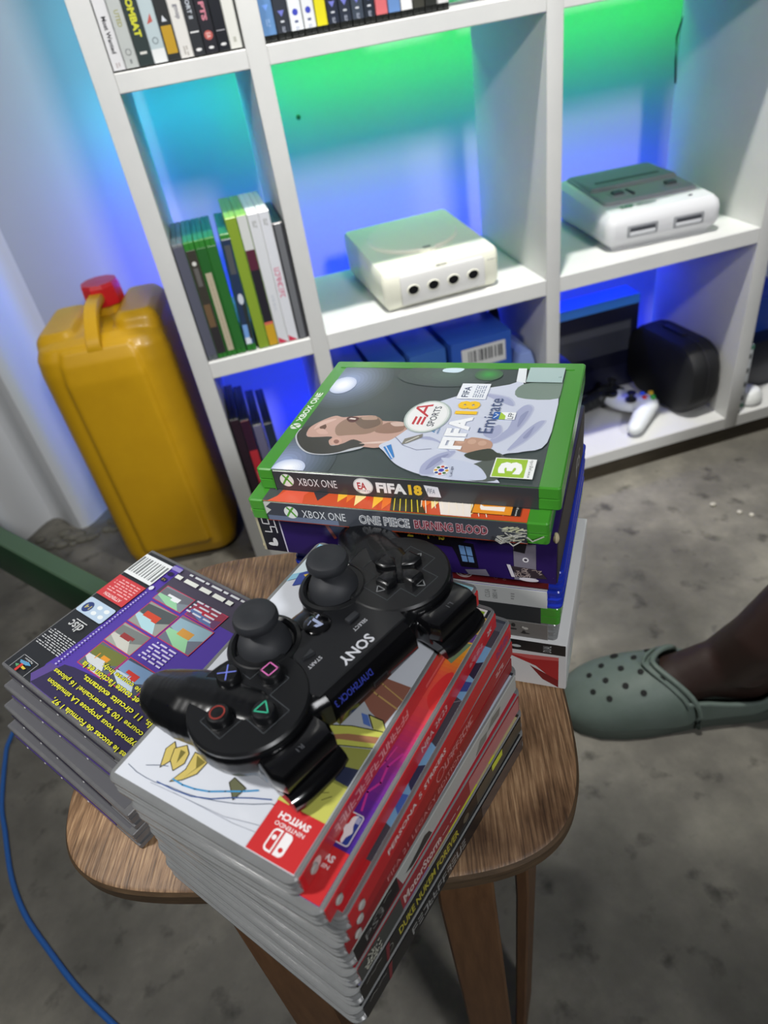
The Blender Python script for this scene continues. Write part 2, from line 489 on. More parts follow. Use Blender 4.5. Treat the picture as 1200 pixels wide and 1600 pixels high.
def cover_block(mb, W, T, m, x0, x1, v0, v1):
    mb.box(x0 / 1000, x1 / 1000, v0 / 1000, v1 / 1000, T / 1000 - .0003, T / 1000 + .00012, m, .00006, 1)
    mb.box(x0 / 1000, x1 / 1000, v0 / 1000, v1 / 1000, -.00008, .0003, m)

def game_case(label, W, H, T, plastic, spine_col, cover_col, vr, ur, draw_top=None, draw_spine=None, group=None, cat='game case',
              loc=(0, 0, 0), rz=0, matrix=None, lip=True, name='game_case', r=3.0, shell_label=None):
    t = thing(name, label, cat, loc, rz, group, matrix)
    s = MB(); shell(s, W, H, T, plastic, r, lip); s.build('case_shell', t)
    if spine_col is not None:
        c = MB(); cm = ink(cover_col); sm = ink(spine_col)
        cover_block(c, W, T, cm, ur[0], ur[1], vr[0], vr[1])
        if draw_top:
            a = Art(c, top_plane(T + .14), (ur[0], ur[1], vr[0], vr[1])); draw_top(a)
        c.build('cover_sheet', t)
        c = MB(); spine_block(c, W, H, T, sm, vr[0], vr[1])
        if draw_spine:
            a = Art(c, spine_plane(-W / 2 - .28, T / 2), (-vr[1], -vr[0], -T / 2 + .7, T / 2 - .7)); draw_spine(a)
        c.build('spine_sheet', t)
    return t
def pose(vyaw, mid, W, zt, T, uend=-1):
    """mid = middle of the spine edge in mm, zt = top height in mm -> (loc, rz) of the case origin"""
    a = math.radians(vyaw); v = Vector((math.cos(a), math.sin(a))); u = Vector((v.y, -v.x))
    c = Vector(mid) - u * uend * W / 2
    return (c.x / 1000, c.y / 1000, (833 + zt - T) / 1000), math.atan2(u.y, u.x)
WH = (236, 238, 240); BK = (22, 23, 26); GOLD = (240, 190, 40)
def xbox_mark(a, x, y, r):
    a.ell(x, y, r, r, (222, 226, 222))
    for s in (-1, 1):
        a.line([(x - s * r * .62, y - r * .62), (x - s * r * .1, y + r * .15), (x + s * r * .42, y + r * .75)], r * .28, (92, 160, 60))

# ---- stack at the back right: football game on top
def fifa_top(a):
    a.glow(38, 66, 36, 30, (68, 78, 80), (150, 166, 206), 12, p=1.2)
    a.glow(-60, 70, 34, 30, (68, 78, 80), (150, 164, 204), 12, p=1.2)
    a.glow(48, 0, 16, 34, (68, 78, 78), (86, 106, 96), 6)
    a.glow(31.5, 68.2, 11.5, 9.0, (160, 176, 214), (252, 254, 255), 7, p=.5)
    a.glow(-66, 65, 9, 10, (160, 176, 214), (252, 254, 255), 7, p=.5)
    a.glow(49, -27, 8, 9, (74, 96, 78), (66, 156, 74), 6)
    a.blob([(56.8, 3), (52, 4), (51, -6), (56.8, -9)], (205, 226, 236))
    hair = [(-33.3, 66.6), (-24.1, 69.7), (-19.9, 68.6), (-24.4, 74.2), (-32.3, 74.3), (-42.5, 68.1), (-49.2, 59.8), (-50.5, 50.5), (-48.2, 41.8), (-43.3, 35.1), (-39.0, 28.0), (-33.8, 36.7), (-38.8, 42.0), (-41.5, 48.0), (-36.6, 51.6), (-32.0, 51.7)]
    a.blob([(-24.4, 75), (-32.5, 75.2), (-43, 69), (-50.1, 60.2), (-51.4, 50.5), (-49, 41.4), (-40.5, 27.5), (-31, 40)], (186, 190, 196))
    skin = [(-33.3, 66.6), (-24.1, 69.7), (-14.7, 65.0), (-8.4, 58.2), (-9.7, 52.1), (-7.4, 42.7), (-6.7, 32.0), (-12.0, 26.6), (-12.3, 14.3), (-17, 7.4), (-33.4, 10), (-41, 19.2), (-41, 28.2), (-40, 44.6), (-41, 49), (-33.2, 56.6)]
    a.blob(skin, (196, 160, 146))
    a.blob(hair, (62, 62, 58))
    a.blob([(-12, 50), (-9, 42.1), (-7.4, 30.9), (-15.9, 24.5), (-26.3, 29.0), (-29.6, 41.9), (-30.2, 48.8), (-21, 53)], (150, 122, 104))
    a.blob([(-12.5, 44), (-8, 36), (-8, 31), (-16, 26), (-22, 34)], (116, 96, 82))
    a.blob([(-24, 27), (-14, 22), (-14, 12), (-22, 10), (-26, 18)], (150, 118, 102))
    a.blob([(-21.9, 63.5), (-17.8, 61.9), (-21.6, 59.0), (-25.6, 59.7)], (104, 78, 66))
    a.blob([(-11.2, 49.6), (-8.5, 47.8), (-9.8, 41.8), (-14.7, 42.8), (-15.0, 46.4)], (88, 52, 48))
    a.poly([(-11.6, 48), (-10.2, 47), (-10.8, 43.4), (-12.2, 43.6)], (226, 216, 208))
    a.blob([(-25, 66), (-17, 65), (-12, 58), (-13, 56), (-20, 62)], (216, 184, 172)); a.blob([(-30, 60), (-26, 64), (-24, 60), (-29, 55)], (210, 174, 160)); a.blob([(-9, 40), (-7.6, 32), (-11, 30), (-12, 38)], (178, 150, 132)); a.blob([(-14, 20), (-13, 12), (-16, 9), (-18, 16)], (210, 184, 172)); a.blob([(-38, 32), (-37, 20), (-33.6, 12), (-35, 22)], (222, 198, 186))
    a.ell(-36.8, 46.4, 4.6, 3.2, (206, 166, 150), a=.6); a.ell(-37.2, 46.4, 2.4, 1.6, (142, 100, 88), a=.6)
    S = (206, 212, 228)
    a.blob([(-38.9, 19.2), (-31.8, 13.4), (-19.6, 7.3), (-8.0, 3.3), (8.7, -.9), (15.9, -7.9), (29.1, -26.3), (38.8, -46.1), (57.5, -44.8), (57.5, -50), (34, -52), (24.4, -73.5), (-28, -73.5), (-38, -62), (-40.5, -54), (-44, -50), (-55, -40), (-67.2, -55), (-67.2, -28.0), (-64.8, -14.0), (-60.8, -3.5), (-55.1, 5.3), (-44.9, 14.3)], S)
    a.blob([(20, -50), (36, -50.5), (41, -74), (20, -74)], (120, 138, 128))
    a.poly([(38, -52), (57.4, -50), (57.4, -44.8), (40, -46)], (226, 232, 236))
    H2 = (168, 174, 204)
    for p in ([(-27.2, -57.7), (-15.4, -61.9), (-6.1, -67.5), (-7.5, -70.4), (-26.9, -63.1), (-38.6, -54.5)],
              [(2.2, -52.5), (12.1, -57.4), (5.9, -61.9), (-15.8, -57.3), (-31.1, -47.2), (-28.4, -43.1), (-16.1, -50.8)],
              [(-64.8, -12.2), (-55.8, -11.3), (-45.4, -17.3), (-41.2, -25.9), (-46.7, -24.9), (-57.9, -19.5), (-64.3, -19.6)],
              [(-30, -2), (-33, -14), (-44, -24), (-35, -18), (-28, -8)], [(-12, -45), (-20, -48), (-27, -44), (-22, -38)],
              [(24, -30), (20, -45), (10, -50), (16, -40)]):
        a.blob(p, (186, 192, 214)); a.blob([(x * .97 + -.5, y * .985) for x, y in p], H2)
    for p in ([(-24, -60), (-12, -64.5), (-24, -62.5)], [(-2, -55), (4, -59), (-14, -55.5)], [(-60, -14), (-50, -16), (-44, -23), (-54, -18)]):
        a.blob(p, (146, 152, 186))
    a.blob([(-40.6, -50), (-46, -46), (-60, -30), (-66, -34), (-66, -52), (-50, -56)], (86, 94, 88))
    a.blob([(-48, -20), (-56, -26), (-66, -28), (-66, -46), (-60, -46), (-52, -38)], (198, 206, 226))
    a.blob([(-31, -22), (-28.1, -30.0), (-26.5, -32.8), (-28.6, -42), (-34.1, -45), (-42, -42), (-42.0, -31.5), (-38, -24)], (190, 150, 128))
    for x, y in ((-31, -27), (-31, -33), (-32, -39)): a.ell(x, y, 2.6, 2.4, (206, 168, 146))
    a.blob([(-43.4, -31.8), (-37.1, -43.2), (-40, -48), (-44.2, -51.5), (-48.7, -45.0), (-48.0, -36)], (60, 66, 56))
    a.poly([(-40.8, 16.0), (-37.6, 12.4), (-49.8, 6.6), (-52.6, 7.7)], (60, 130, 200))
    a.line([(-40.2, 14.6), (-51, 7.4)], .7, S)
    a.line([(-30, 12), (-38, 5), (-42, -4), (-40, -12)], .35, (120, 124, 150))
    a.poly([(-37.1, 6.3), (-31.3, 6.0), (-25.3, -3.1), (-29.0, -3.7), (-36.1, 3.7)], (128, 126, 116))
    a.line([(-35, 4.4), (-28.4, -1.4)], .9, (206, 206, 196))
    for i in range(3): a.poly([(-23.6 + i * 1.7, -9.4), (-22.4 + i * 1.7, -9.4), (-21 + i * .8, -6.4 + i * .4)], (64, 130, 180))
    a.text('adidas', -25, -18.6, -12, -10.6, (70, 130, 180))
    a.ell(-60, -22.8, 4.6, 4.2, (240, 240, 240))
    for i in range(8):
        t = i * PI / 4; a.ell(-60 + 3.3 * math.cos(t), -22.8 + 3 * math.sin(t), 1.0, 1.0, [(190, 60, 40), (60, 110, 60), (210, 160, 40), (40, 70, 150)][i % 4], 10)
    a.ell(-60, -22.8, 1.5, 1.5, (70, 70, 180)); a.text('LaLiga', -65, -56, -29.4, -27.6, (60, 66, 96), rot=.15)
    # roundel
    a.ell(-6.1, -.7, 18.5, 13.8, (176, 190, 184)); a.ell(-6.1, -.7, 17.4, 12.8, (222, 228, 224)); a.ell(-6.1, -.7, 16.2, 11.6, (240, 241, 240))
    R_ = (196, 58, 66)
    # EA letters, slanted
    for y in (-.6, 2.0, 4.8):
        a.poly([(-16.2, y + .2), (-7.4, y), (-6.6, y + 1.5), (-15.4, y + 1.7)], R_)
    a.poly([(-7.6, -1.2), (-5.4, -1.2), (3.2, 7.2), (5.6, -1.2), (7.8, -1.2), (4.6, 8.6), (2.2, 8.6)], R_)
    a.poly([(-3.2, 1.6), (5, 1.6), (4.4, 3.2), (-1.6, 3.2)], R_)
    a.text('SPORTS', -17.5, 5.5, -7.2, -2.9, (70, 76, 84), bold=.01)
    # title, reads away from the spine
    a.text('FIFA', -40, -5.5, -28.6, -15.8, (246, 248, 250), bold=.05)
    a.text('18', -2.5, 13, -29.8, -16.2, (246, 200, 40), bold=.05)
    a.text('Emirate', -22, 17, -42.4, -34.2, (72, 88, 128), bold=.0)
    a.rect(15.4, 34.8, -31.3, -13.2, (236, 240, 246)); a.text('FIFA', 17.6, 31, -20, -15.8, (60, 74, 104), bold=.02)
    a.block(17.5, 33, -29.6, -22.6, 5, (150, 160, 180), seed=4)
    a.rect(-7.0, 1.0, -52.4, -39.6, (245, 248, 248)); a.rect(-7, 1, -43.4, -39.6, (40, 96, 176)); a.poly([(-7, -43.4), (1, -43.4), (-3, -46.8), (-7, -47)], (168, 204, 60))
    a.line([(-5.5, -40.4), (-2, -42.6), (-1, -40.6)], .6, (240, 244, 248)); a.text('LFP', -6.2, .2, -51.4, -48.2, (70, 80, 92), bold=.01)
    a.rect(38, 57.3, -74, -52.2, (168, 192, 190)); a.block(44, 46, -73, -71, 2, (110, 140, 140))
    a.rect(-63.6, -46, -70.7, -49.3, (246, 248, 246)); a.rect(-63, -46.6, -66.2, -49.9, (160, 200, 52))
    a.text('3', -60.2, -49.4, -64.6, -52.2, (250, 252, 248), bold=.06)
    a.text('www.pegi.info', -62.8, -47, -69.6, -67.2, (96, 100, 96))
def fifa_spine(a):
    xbox_mark(a, -66.8, .4, 4.3)
    a.text('XBOX ONE', -60, -36, -2.7, 2.5, (220, 222, 224))
    a.ell(-20.2, .2, 5.8, 5.4, (200, 206, 206)); a.ell(-20.2, .2, 5.1, 4.7, (240, 240, 240)); a.text('EA', -23.6, -18.4, -2.2, 2.6, (180, 60, 66), bold=.03); a.text('SPORTS', -24, -16.4, -3.6, -2.5, (90, 96, 100))
    a.text('FIFA', -12.6, 4.6, -3.4, 3.4, (238, 240, 242), bold=.05); a.text('18', 5.8, 13.4, -3.4, 3.4, (240, 196, 60), bold=.05)
    a.poly([(14.6, 3.8), (22.4, 3.0), (23.6, -3.6), (16.6, -3.6)], (226, 230, 238)); a.text('FIFA', 16.4, 20.6, -1.4, 1.6, (60, 74, 104), rot=-.1)
STACK = {}
loc, rz = pose(146.8, (56.1, 292.8), 135, -205.2, 14.4)
t = game_case('green plastic game case lettered FIFA 18 in white and gold, topmost of the right stack', 135, 171, 14.2, GREENP, (58, 60, 64), (66, 76, 76),
              (-74.5, 75.5), (-67.4, 57.5), fifa_top, fifa_spine, loc=loc, rz=rz, lip=False, r=2.2)
c = MB(); a = Art(c, top_plane(14.2 + .1)); GW = (222, 236, 220)
xbox_mark(a, -21, 80.4, 3.4); a.text('XBOX ONE', -15.6, 21, 78.2, 82.8, GW, bold=.03)
c.build('brand_print', t, label='white lettering on the green head band')
def groove(t, H, T, z=None):
    g = MB(); g.box(.0575, .0578, -H / 2000 + .006, H / 2000 - .006, T / 1000 - .0001, T / 1000 + .0004, GREENP); g.build('moulded_rib', t); g = MB()
    g.box(-.0682, -.0670, H / 2000 - .0105, H / 2000 - .0100, .0005, T / 1000 + .0002, GREENP)
    g.build('moulded_rib', t)
groove(t, 171, 14.2)

def one_top(a):
    a.rect(-67.5, -46, -74.5, 75.5, (206, 82, 44))
    rn = random.Random(11)
    a.poly([(-67.5, 75.5), (-52, 75.5), (-52, 66), (-63, 68), (-67.5, 70)], (74, 76, 80))
    a.poly([(-67.5, 72), (-60, 66), (-50, 62), (-50, 46), (-60, 52), (-67.5, 50)], (226, 96, 70))
    a.poly([(-50, 52), (-64, 42), (-50, 34)], (60, 54, 60))
    a.poly([(-56, 60), (-50, 64), (-50, 50), (-56, 48)], (220, 226, 236)); a.ell(-52, 60, 3, 3, (80, 130, 210))
    for i in range(16):
        y = 30 - i * 5.4; x = -67.5 + rn.random() * 8
        a.poly([(x, y), (x + 7 + rn.random() * 6, y - 1 - rn.random() * 6), (-50, y - 7), (-50, y + 4)], [(246, 190, 60), (236, 120, 50), (250, 224, 150), (222, 70, 44)][i % 4])
    a.poly([(-67.5, -2), (-50, 2), (-50, -12), (-67.5, -22)], (60, 58, 44))
    for i in range(5): a.line([(-67, -4 - i * 3.4), (-50, 0 - i * 3)], .5, (226, 206, 60))
    a.poly([(-67.5, -30), (-56, -26), (-50, -30), (-50, -46), (-58, -44), (-67.5, -46)], (240, 232, 222))
    for i in range(12): a.line([(-67 + rn.random() * 5, -18 - i * 4), (-50, -12 - i * 4 - rn.random() * 4)], .45, (252, 240, 220))
    a.rect(-64, -50, -66, -45.5, (236, 150, 44)); a.line([(-64, -66), (-50, -66)], .4, (60, 40, 30)); a.line([(-64, -66), (-64, -45.5)], .4, (60, 40, 30)); a.line([(-64, -45.5), (-50, -45.5)], .4, (60, 40, 30))
    a.poly([(-61, -62), (-61, -50), (-59, -49), (-56.6, -49), (-58, -51), (-57.4, -62)], (248, 240, 228))
    a.rect(-64, -50, -70.5, -66, (40, 38, 38)); a.text('www.pegi.info', -64, -50, -69, -67.4, (226, 226, 220))
def one_spine(a):
    a.rect(-74, 74.5, -7, 7, (64, 68, 76)); a.rect(-74, -30, -7, -3, (104, 116, 140))
    a.poly([(-75.5, 7), (-70, 7), (-74, 3), (-71, 1), (-75.5, -3)], (196, 198, 192))
    xbox_mark(a, -58.6, .2, 4.3); a.text('XBOX ONE', -51.6, -25, -2.8, 2.6, (214, 218, 222))
    a.text('ONE PIECE', -17, 12.2, -3.4, 3.0, (236, 238, 240), bold=.05); a.text('ONE PIECE', -16.6, 11.8, -3.0, 2.6, (122, 128, 136), bold=.01)
    a.text('BURNING BLOOD', 14.6, 54.6, -3.4, 3.0, (206, 176, 184), bold=.06); a.text('BURNING BLOOD', 15, 54.2, -3.0, 2.6, (120, 30, 46), bold=.015)
    rn = random.Random(2)
    for i in range(26):
        x = 60 + rn.random() * 12; y = -6 + rn.random() * 9; d = rn.random() * 6 + 2; g = rn.random()
        a.line([(x, y), (x + d * .8, y + d * (g - .5))], .25 + .5 * rn.random(), (176 + int(40 * g), 178 + int(40 * g), 176))
loc, rz = pose(146.8, (46.5, 286.3), 135, -219.6, 14.4)
t = game_case('green game case lettered One Piece Burning Blood with a worn spine, second from top', 135, 171, 14.2, GREENP, (64, 68, 76), (206, 82, 44),
              (-74.5, 75.5), (-67.4, 57.5), one_top, one_spine, loc=loc, rz=rz, lip=False, r=2.2)
groove(t, 171, 14.2)
c = MB(); m_ = M('frayed_clear_film', (206, 206, 198), .35, trans=.5)
rn = random.Random(9)
for i in range(9):
    x = -.0680 - rn.random() * .003; y = -.058 - rn.random() * .018; z = .001 + rn.random() * .009
    c.tube([(x, y, z), (x - .0012, y - .003, z - .002 * rn.random()), (x + .0005, y - .007 - rn.random() * .004, z + .002 * (rn.random() - .3))], .00035, m_, 5)
c.build('torn_film', t, label='frayed clear film at the foot of the spine')

# ---- hand-held console bundle box
def console_box():
    T = 36; W = 134; H = 182
    loc, rz = pose(146.0, (50.2, 296.6), W, -234.1, T)
    t = thing('console_box', 'purple and black cardboard box lettered PSP, under the two green cases', 'box', loc, rz)
    bm_ = M('purple_printed_card', (46, 26, 92), .34, coat=.3, noise=(14, .35, (30, 16, 66), (1, 1, 1)))
    b = MB(); b.box(-W / 2000, W / 2000, -H / 2000, H / 2000, 0, T / 1000, bm_, .0012, 2); b.build('carton', t)
    side = MB(); side.box(-W / 2000 + .001, W / 2000 - .001, -H / 2000 - .0003, -H / 2000 + .0005, .0006, T / 1000 - .0006, M('brown_black_card', (60, 54, 50), .5))
    a = Art(side, lambda x, y, l: Vector((x / 1000, -H / 2000 - .00035 - l / 1000, y / 1000)))
    a.text('PS', 20, 40, 10, 22, (180, 180, 176)); side.build('end_panel', t)
    f = MB(); a = Art(f, lambda x, y, l: Vector(((-W / 2 - .15 - l) / 1000, -x / 1000, (T / 2 + y) / 1000)), (-90.6, 90.6, -17.6, 17.6))
    a.rect(-90.5, 90.5, -17.5, 17.5, (40, 24, 84)); a.rect(-90.5, -74.5, -17.5, 17.5, (22, 22, 24)); a.rect(-74.5, -73.6, -17.5, 17.5, (200, 196, 214))
    a.rect(-90.5, -88.8, -17.5, 17.5, (176, 170, 140))
    # wordmark turned to read upward
    G = (214, 214, 214)
    def glyph(pts, w=.8): a.line(pts, w, G)
    for oy in (-2, 12):
        glyph([(-77.5, oy), (-77.5, oy + 4.4), (-81.4, oy + 4.4), (-81.4, oy), (-86, oy)])
    glyph([(-77.5, 3.4), (-77.5, 9), (-81.6, 9), (-81.6, 4.4), (-86, 4.4), (-86, 10)])
    a.ell(-81, -10, 1.6, 3.4, G); a.ell(-83.4, -12, 3.0, 1.4, G)
    a.poly([(-46, 15), (-43, 14), (-37, -1), (-39, -2)], (150, 70, 60)); a.poly([(-30, 12), (-20, 9), (-22, -4), (-29, -4)], (140, 62, 66)); a.line([(-30, 12), (-20, 9)], .9, (190, 120, 90))
    # upside-down yellow title on a black splash
    a.poly([(-14, 9), (6, 13), (34, 14), (42, 8), (36, 2), (10, 3), (-10, -2), (-18, 3)], (18, 14, 22))
    a.text('Shadow Zone', 0, 30, 6.4, 13.0, (196, 176, 52), rot=PI, bold=.04)
    a.poly([(-14, 15), (14, 15.5), (14, 12), (-12, 11)], (18, 14, 22))
    a.text('shadow', -4, 20, 10.4, 15.6, (206, 186, 60), rot=PI, bold=.04)
    a.poly([(32, 7), (46, 6), (48, -12), (38, -12), (36, -4)], (18, 16, 24)); a.poly([(37.5, 4), (44.5, 3.4), (45.8, -8), (39, -8)], (96, 132, 178)); a.line([(41, 3.6), (42.4, -8)], .6, (18, 16, 24)); a.line([(38, -3), (45.5, -3.5)], .6, (18, 16, 24))
    a.poly([(40, -14), (52, -12), (54, -17), (42, -17.4)], (120, 116, 130))
    a.rect(68, 80, -17, 10, (120, 116, 128)); a.poly([(69, 14), (76, 14), (74, 3), (68, 4)], (28, 26, 30)); a.ell(74.4, -1.6, 1.7, 1.7, (224, 222, 226)); a.ell(74.4, -1.6, .9, .9, (60, 56, 70))
    rn = random.Random(4)
    a.poly([(66, -7), (82, -8), (86, -14), (70, -15)], (52, 44, 50))
    for i in range(22):
        x = 68 + rn.random() * 14; y = -14 + rn.random() * 6; a.line([(x, y), (x + 2.4 * rn.random(), y + 2 * (rn.random() - .5)), (x + 3 * rn.random(), y - 1)], .35, (170, 154, 150))
    a.ell(76, -15.8, 5.4, 1.4, (206, 202, 210)); a.poly([(64, -6), (66, -6), (68.5, -15), (66.5, -15)], (206, 202, 210))
    f.build('printed_face', t)
    w = MB(); wm = M('torn_cardboard', (188, 176, 142), .8)
    for x, y, z, s in ((-W / 2000, -H / 2000, T / 1000 - .003, .0035), (-W / 2000, -H / 2000 + .001, .005, .002), (-W / 2000, H / 2000, T / 1000 - .004, .003), (-W / 2000, H / 2000, .004, .0025)):
        w = MB(); w.ball((x + .001, y - math.copysign(.0008, y), z), (s * .6, s * .5, s), wm, 8)
        w.build('worn_corner', t, label='frayed pale cardboard corner')
console_box()

def ubi_spine(a):
    a.ell(28, 0, 5.2, 4.4, (200, 186, 184)); a.ell(28, 0, 4.4, 3.7, (112, 28, 30)); a.ring(28, 0, 3.0, 1.0, (200, 186, 184), 18); a.ell(28.4, -.3, 1.4, 1.2, (200, 186, 184))
    a.text('CUSA', 44, 49.6, -1, 1, (176, 130, 128), rot=PI / 2); a.text('00303', 48.8, 55, -1, 1, (176, 130, 128), rot=PI / 2)
def white_spine(a):
    a.text('CUSA', 38.6, 45.4, -1.4, 1.6, (110, 112, 112), rot=PI / 2); a.text('08014', 42.8, 50.2, -1.4, 1.6, (110, 112, 112), rot=PI / 2); a.block(56, 58.5, -3, 3, 3, (150, 150, 150))
RE = {}
def right_end(px, py, zt, W=135, H=171, yaw=146.6):
    """place a case whose spine foot corner (mm) is known"""
    a_ = math.radians(yaw); v = Vector((math.cos(a_), math.sin(a_)))
    return (px + v.x * H / 2, py + v.y * H / 2)
loc, rz = pose(146.6, right_end(133.5, 252.5, -270), 135, -270.1, 14.4)
game_case('blue game case with a dark red spine and a spiral emblem, under the purple box', 135, 171, 14.2, BLUEP, (110, 26, 30), (60, 30, 40), (-77, 75.5), (-67.4, 60), None, ubi_spine, loc=loc, rz=rz, lip=True, r=4)
loc, rz = pose(146.4, right_end(132.5, 252.0, -284), 135, -284.5, 14.4)
game_case('blue game case with a white spine, directly above the black-spined green case', 135, 171, 14.2, BLUEP, (196, 198, 196), (200, 200, 200), (-77, 75.5), (-67.4, 60), None, white_spine, loc=loc, rz=rz, lip=True, r=4)
loc, rz = pose(146.2, right_end(132, 253.5, -298), 135, -298.9, 14.4)
game_case('green game case with a plain black spine, below the white-spined blue case', 135, 171, 14.2, GREENP, (52, 54, 56), (40, 44, 46), (-74.5, 75.5), (-67.4, 60), None, None, loc=loc, rz=rz, lip=False, r=3)
def pat_top(a):
    rn = random.Random(8)
    for i in range(60): a.ell(-66 + rn.random() * 120, -74 + rn.random() * 148, 1 + rn.random() * 2, 1 + rn.random() * 2, (200, 200, 196) if i % 2 else (60, 60, 62), 9)
def pat_spine(a):
    rn = random.Random(18)
    for i in range(46): a.ell(-70 + rn.random() * 146, -4 + rn.random() * 8, .8 + rn.random() * 2, .6 + rn.random() * 1.2, (196, 192, 184) if i % 2 else (58, 56, 56), 8)
loc, rz = pose(146.2, right_end(131, 254.5, -313), 135, -313.3, 14.4)
game_case('clear game case with a mottled grey spine on the white and red box', 135, 171, 14.2, CLEAR, (120, 116, 112), (110, 108, 106), (-80, 80), (-67.4, 60), pat_top, pat_spine, loc=loc, rz=rz, lip=True, r=3)
def white_box():
    T = 42; W = 124; H = 178
    loc, rz = pose(146.2, right_end(135.2, 249.3, -328, H=H), W, -327.7, T)
    t = thing('accessory_box', 'glossy white box with red wedges and black top print, bottom of the right stack', 'box', loc, rz)
    b = MB(); b.box(-W / 2000, W / 2000, -H / 2000, H / 2000, 0, T / 1000, M('glossy_white_card', (224, 224, 224), .2, coat=.5), .0014, 2); b.build('carton', t)
    f = MB(); a = Art(f, lambda x, y, l: Vector(((-W / 2 - .15 - l) / 1000, -x / 1000, (T / 2 + y) / 1000)), (-88.5, 88.5, -20.5, 20.5))
    a.rect(-88.4, 88.4, -20.4, 20.4, (222, 222, 222)); a.rect(-88, 88, 11, 20.4, (34, 34, 36))
    for x, w_ in ((46, 7), (58, 6)): a.ell(x, 14.6, w_ / 2, 1.2, (190, 196, 196))
    a.text('DUAL', 74, 80, 13, 18, (190, 192, 192), rot=PI / 2)
    a.poly([(50, 7), (84, 9), (84, -16), (70, -2)], (176, 40, 44)); a.poly([(66, -2), (84, -13), (84, -20), (74, -14)], (126, 26, 32)); a.poly([(50, 7), (84, 9), (84, 6), (66, 4)], (206, 96, 94))
    a.rect(-70, 40, -12, 2, (206, 208, 210))
    f.build('printed_face', t)
white_box()

# ---- front stack: red-spined cases, the controller sits on it
RED = (190, 36, 42)
def switch_logo(a, x, y, s):
    W_ = (248, 244, 244)
    def rr(x0, x1, y0, y1, r, col):
        a.poly([(p[0], p[1]) for p in rrect(x0, x1, y0, y1, r, 5)], col)
    rr(x - 5.2 * s, x - .5 * s, y - 5.2 * s, y + 5.2 * s, 2.2 * s, W_); a.rect(x - 2 * s, x - .5 * s, y - 5.2 * s, y + 5.2 * s, W_); a.ell(x - 2.9 * s, y + 2.2 * s, 1.1 * s, 1.1 * s, (206, 50, 52))
    rr(x + .5 * s, x + 5.2 * s, y - 5.2 * s, y + 5.2 * s, 2.2 * s, W_); a.rect(x + .5 * s, x + 2 * s, y - 5.2 * s, y + 5.2 * s, W_)
    rr(x + 1.3 * s, x + 4.4 * s, y - 4.3 * s, y + 4.3 * s, 1.5 * s, (206, 50, 52)); a.rect(x + 1.3 * s, x + 2.2 * s, y - 4.3 * s, y + 4.3 * s, (206, 50, 52)); a.ell(x + 2.9 * s, y - 1.2 * s, 1.1 * s, 1.1 * s, W_)
def red_corner(a):
    a.rect(-50.2, -26.6, 59.8, 81.3, (206, 50, 52)); switch_logo(a, -37.4, 74.2, .92)
    a.text('NINTENDO', -45.6, -31.2, 67.0, 68.8, (250, 240, 240), bold=.01); a.text('SWITCH', -46, -31, 63.0, 66.0, (250, 240, 240), bold=.04)
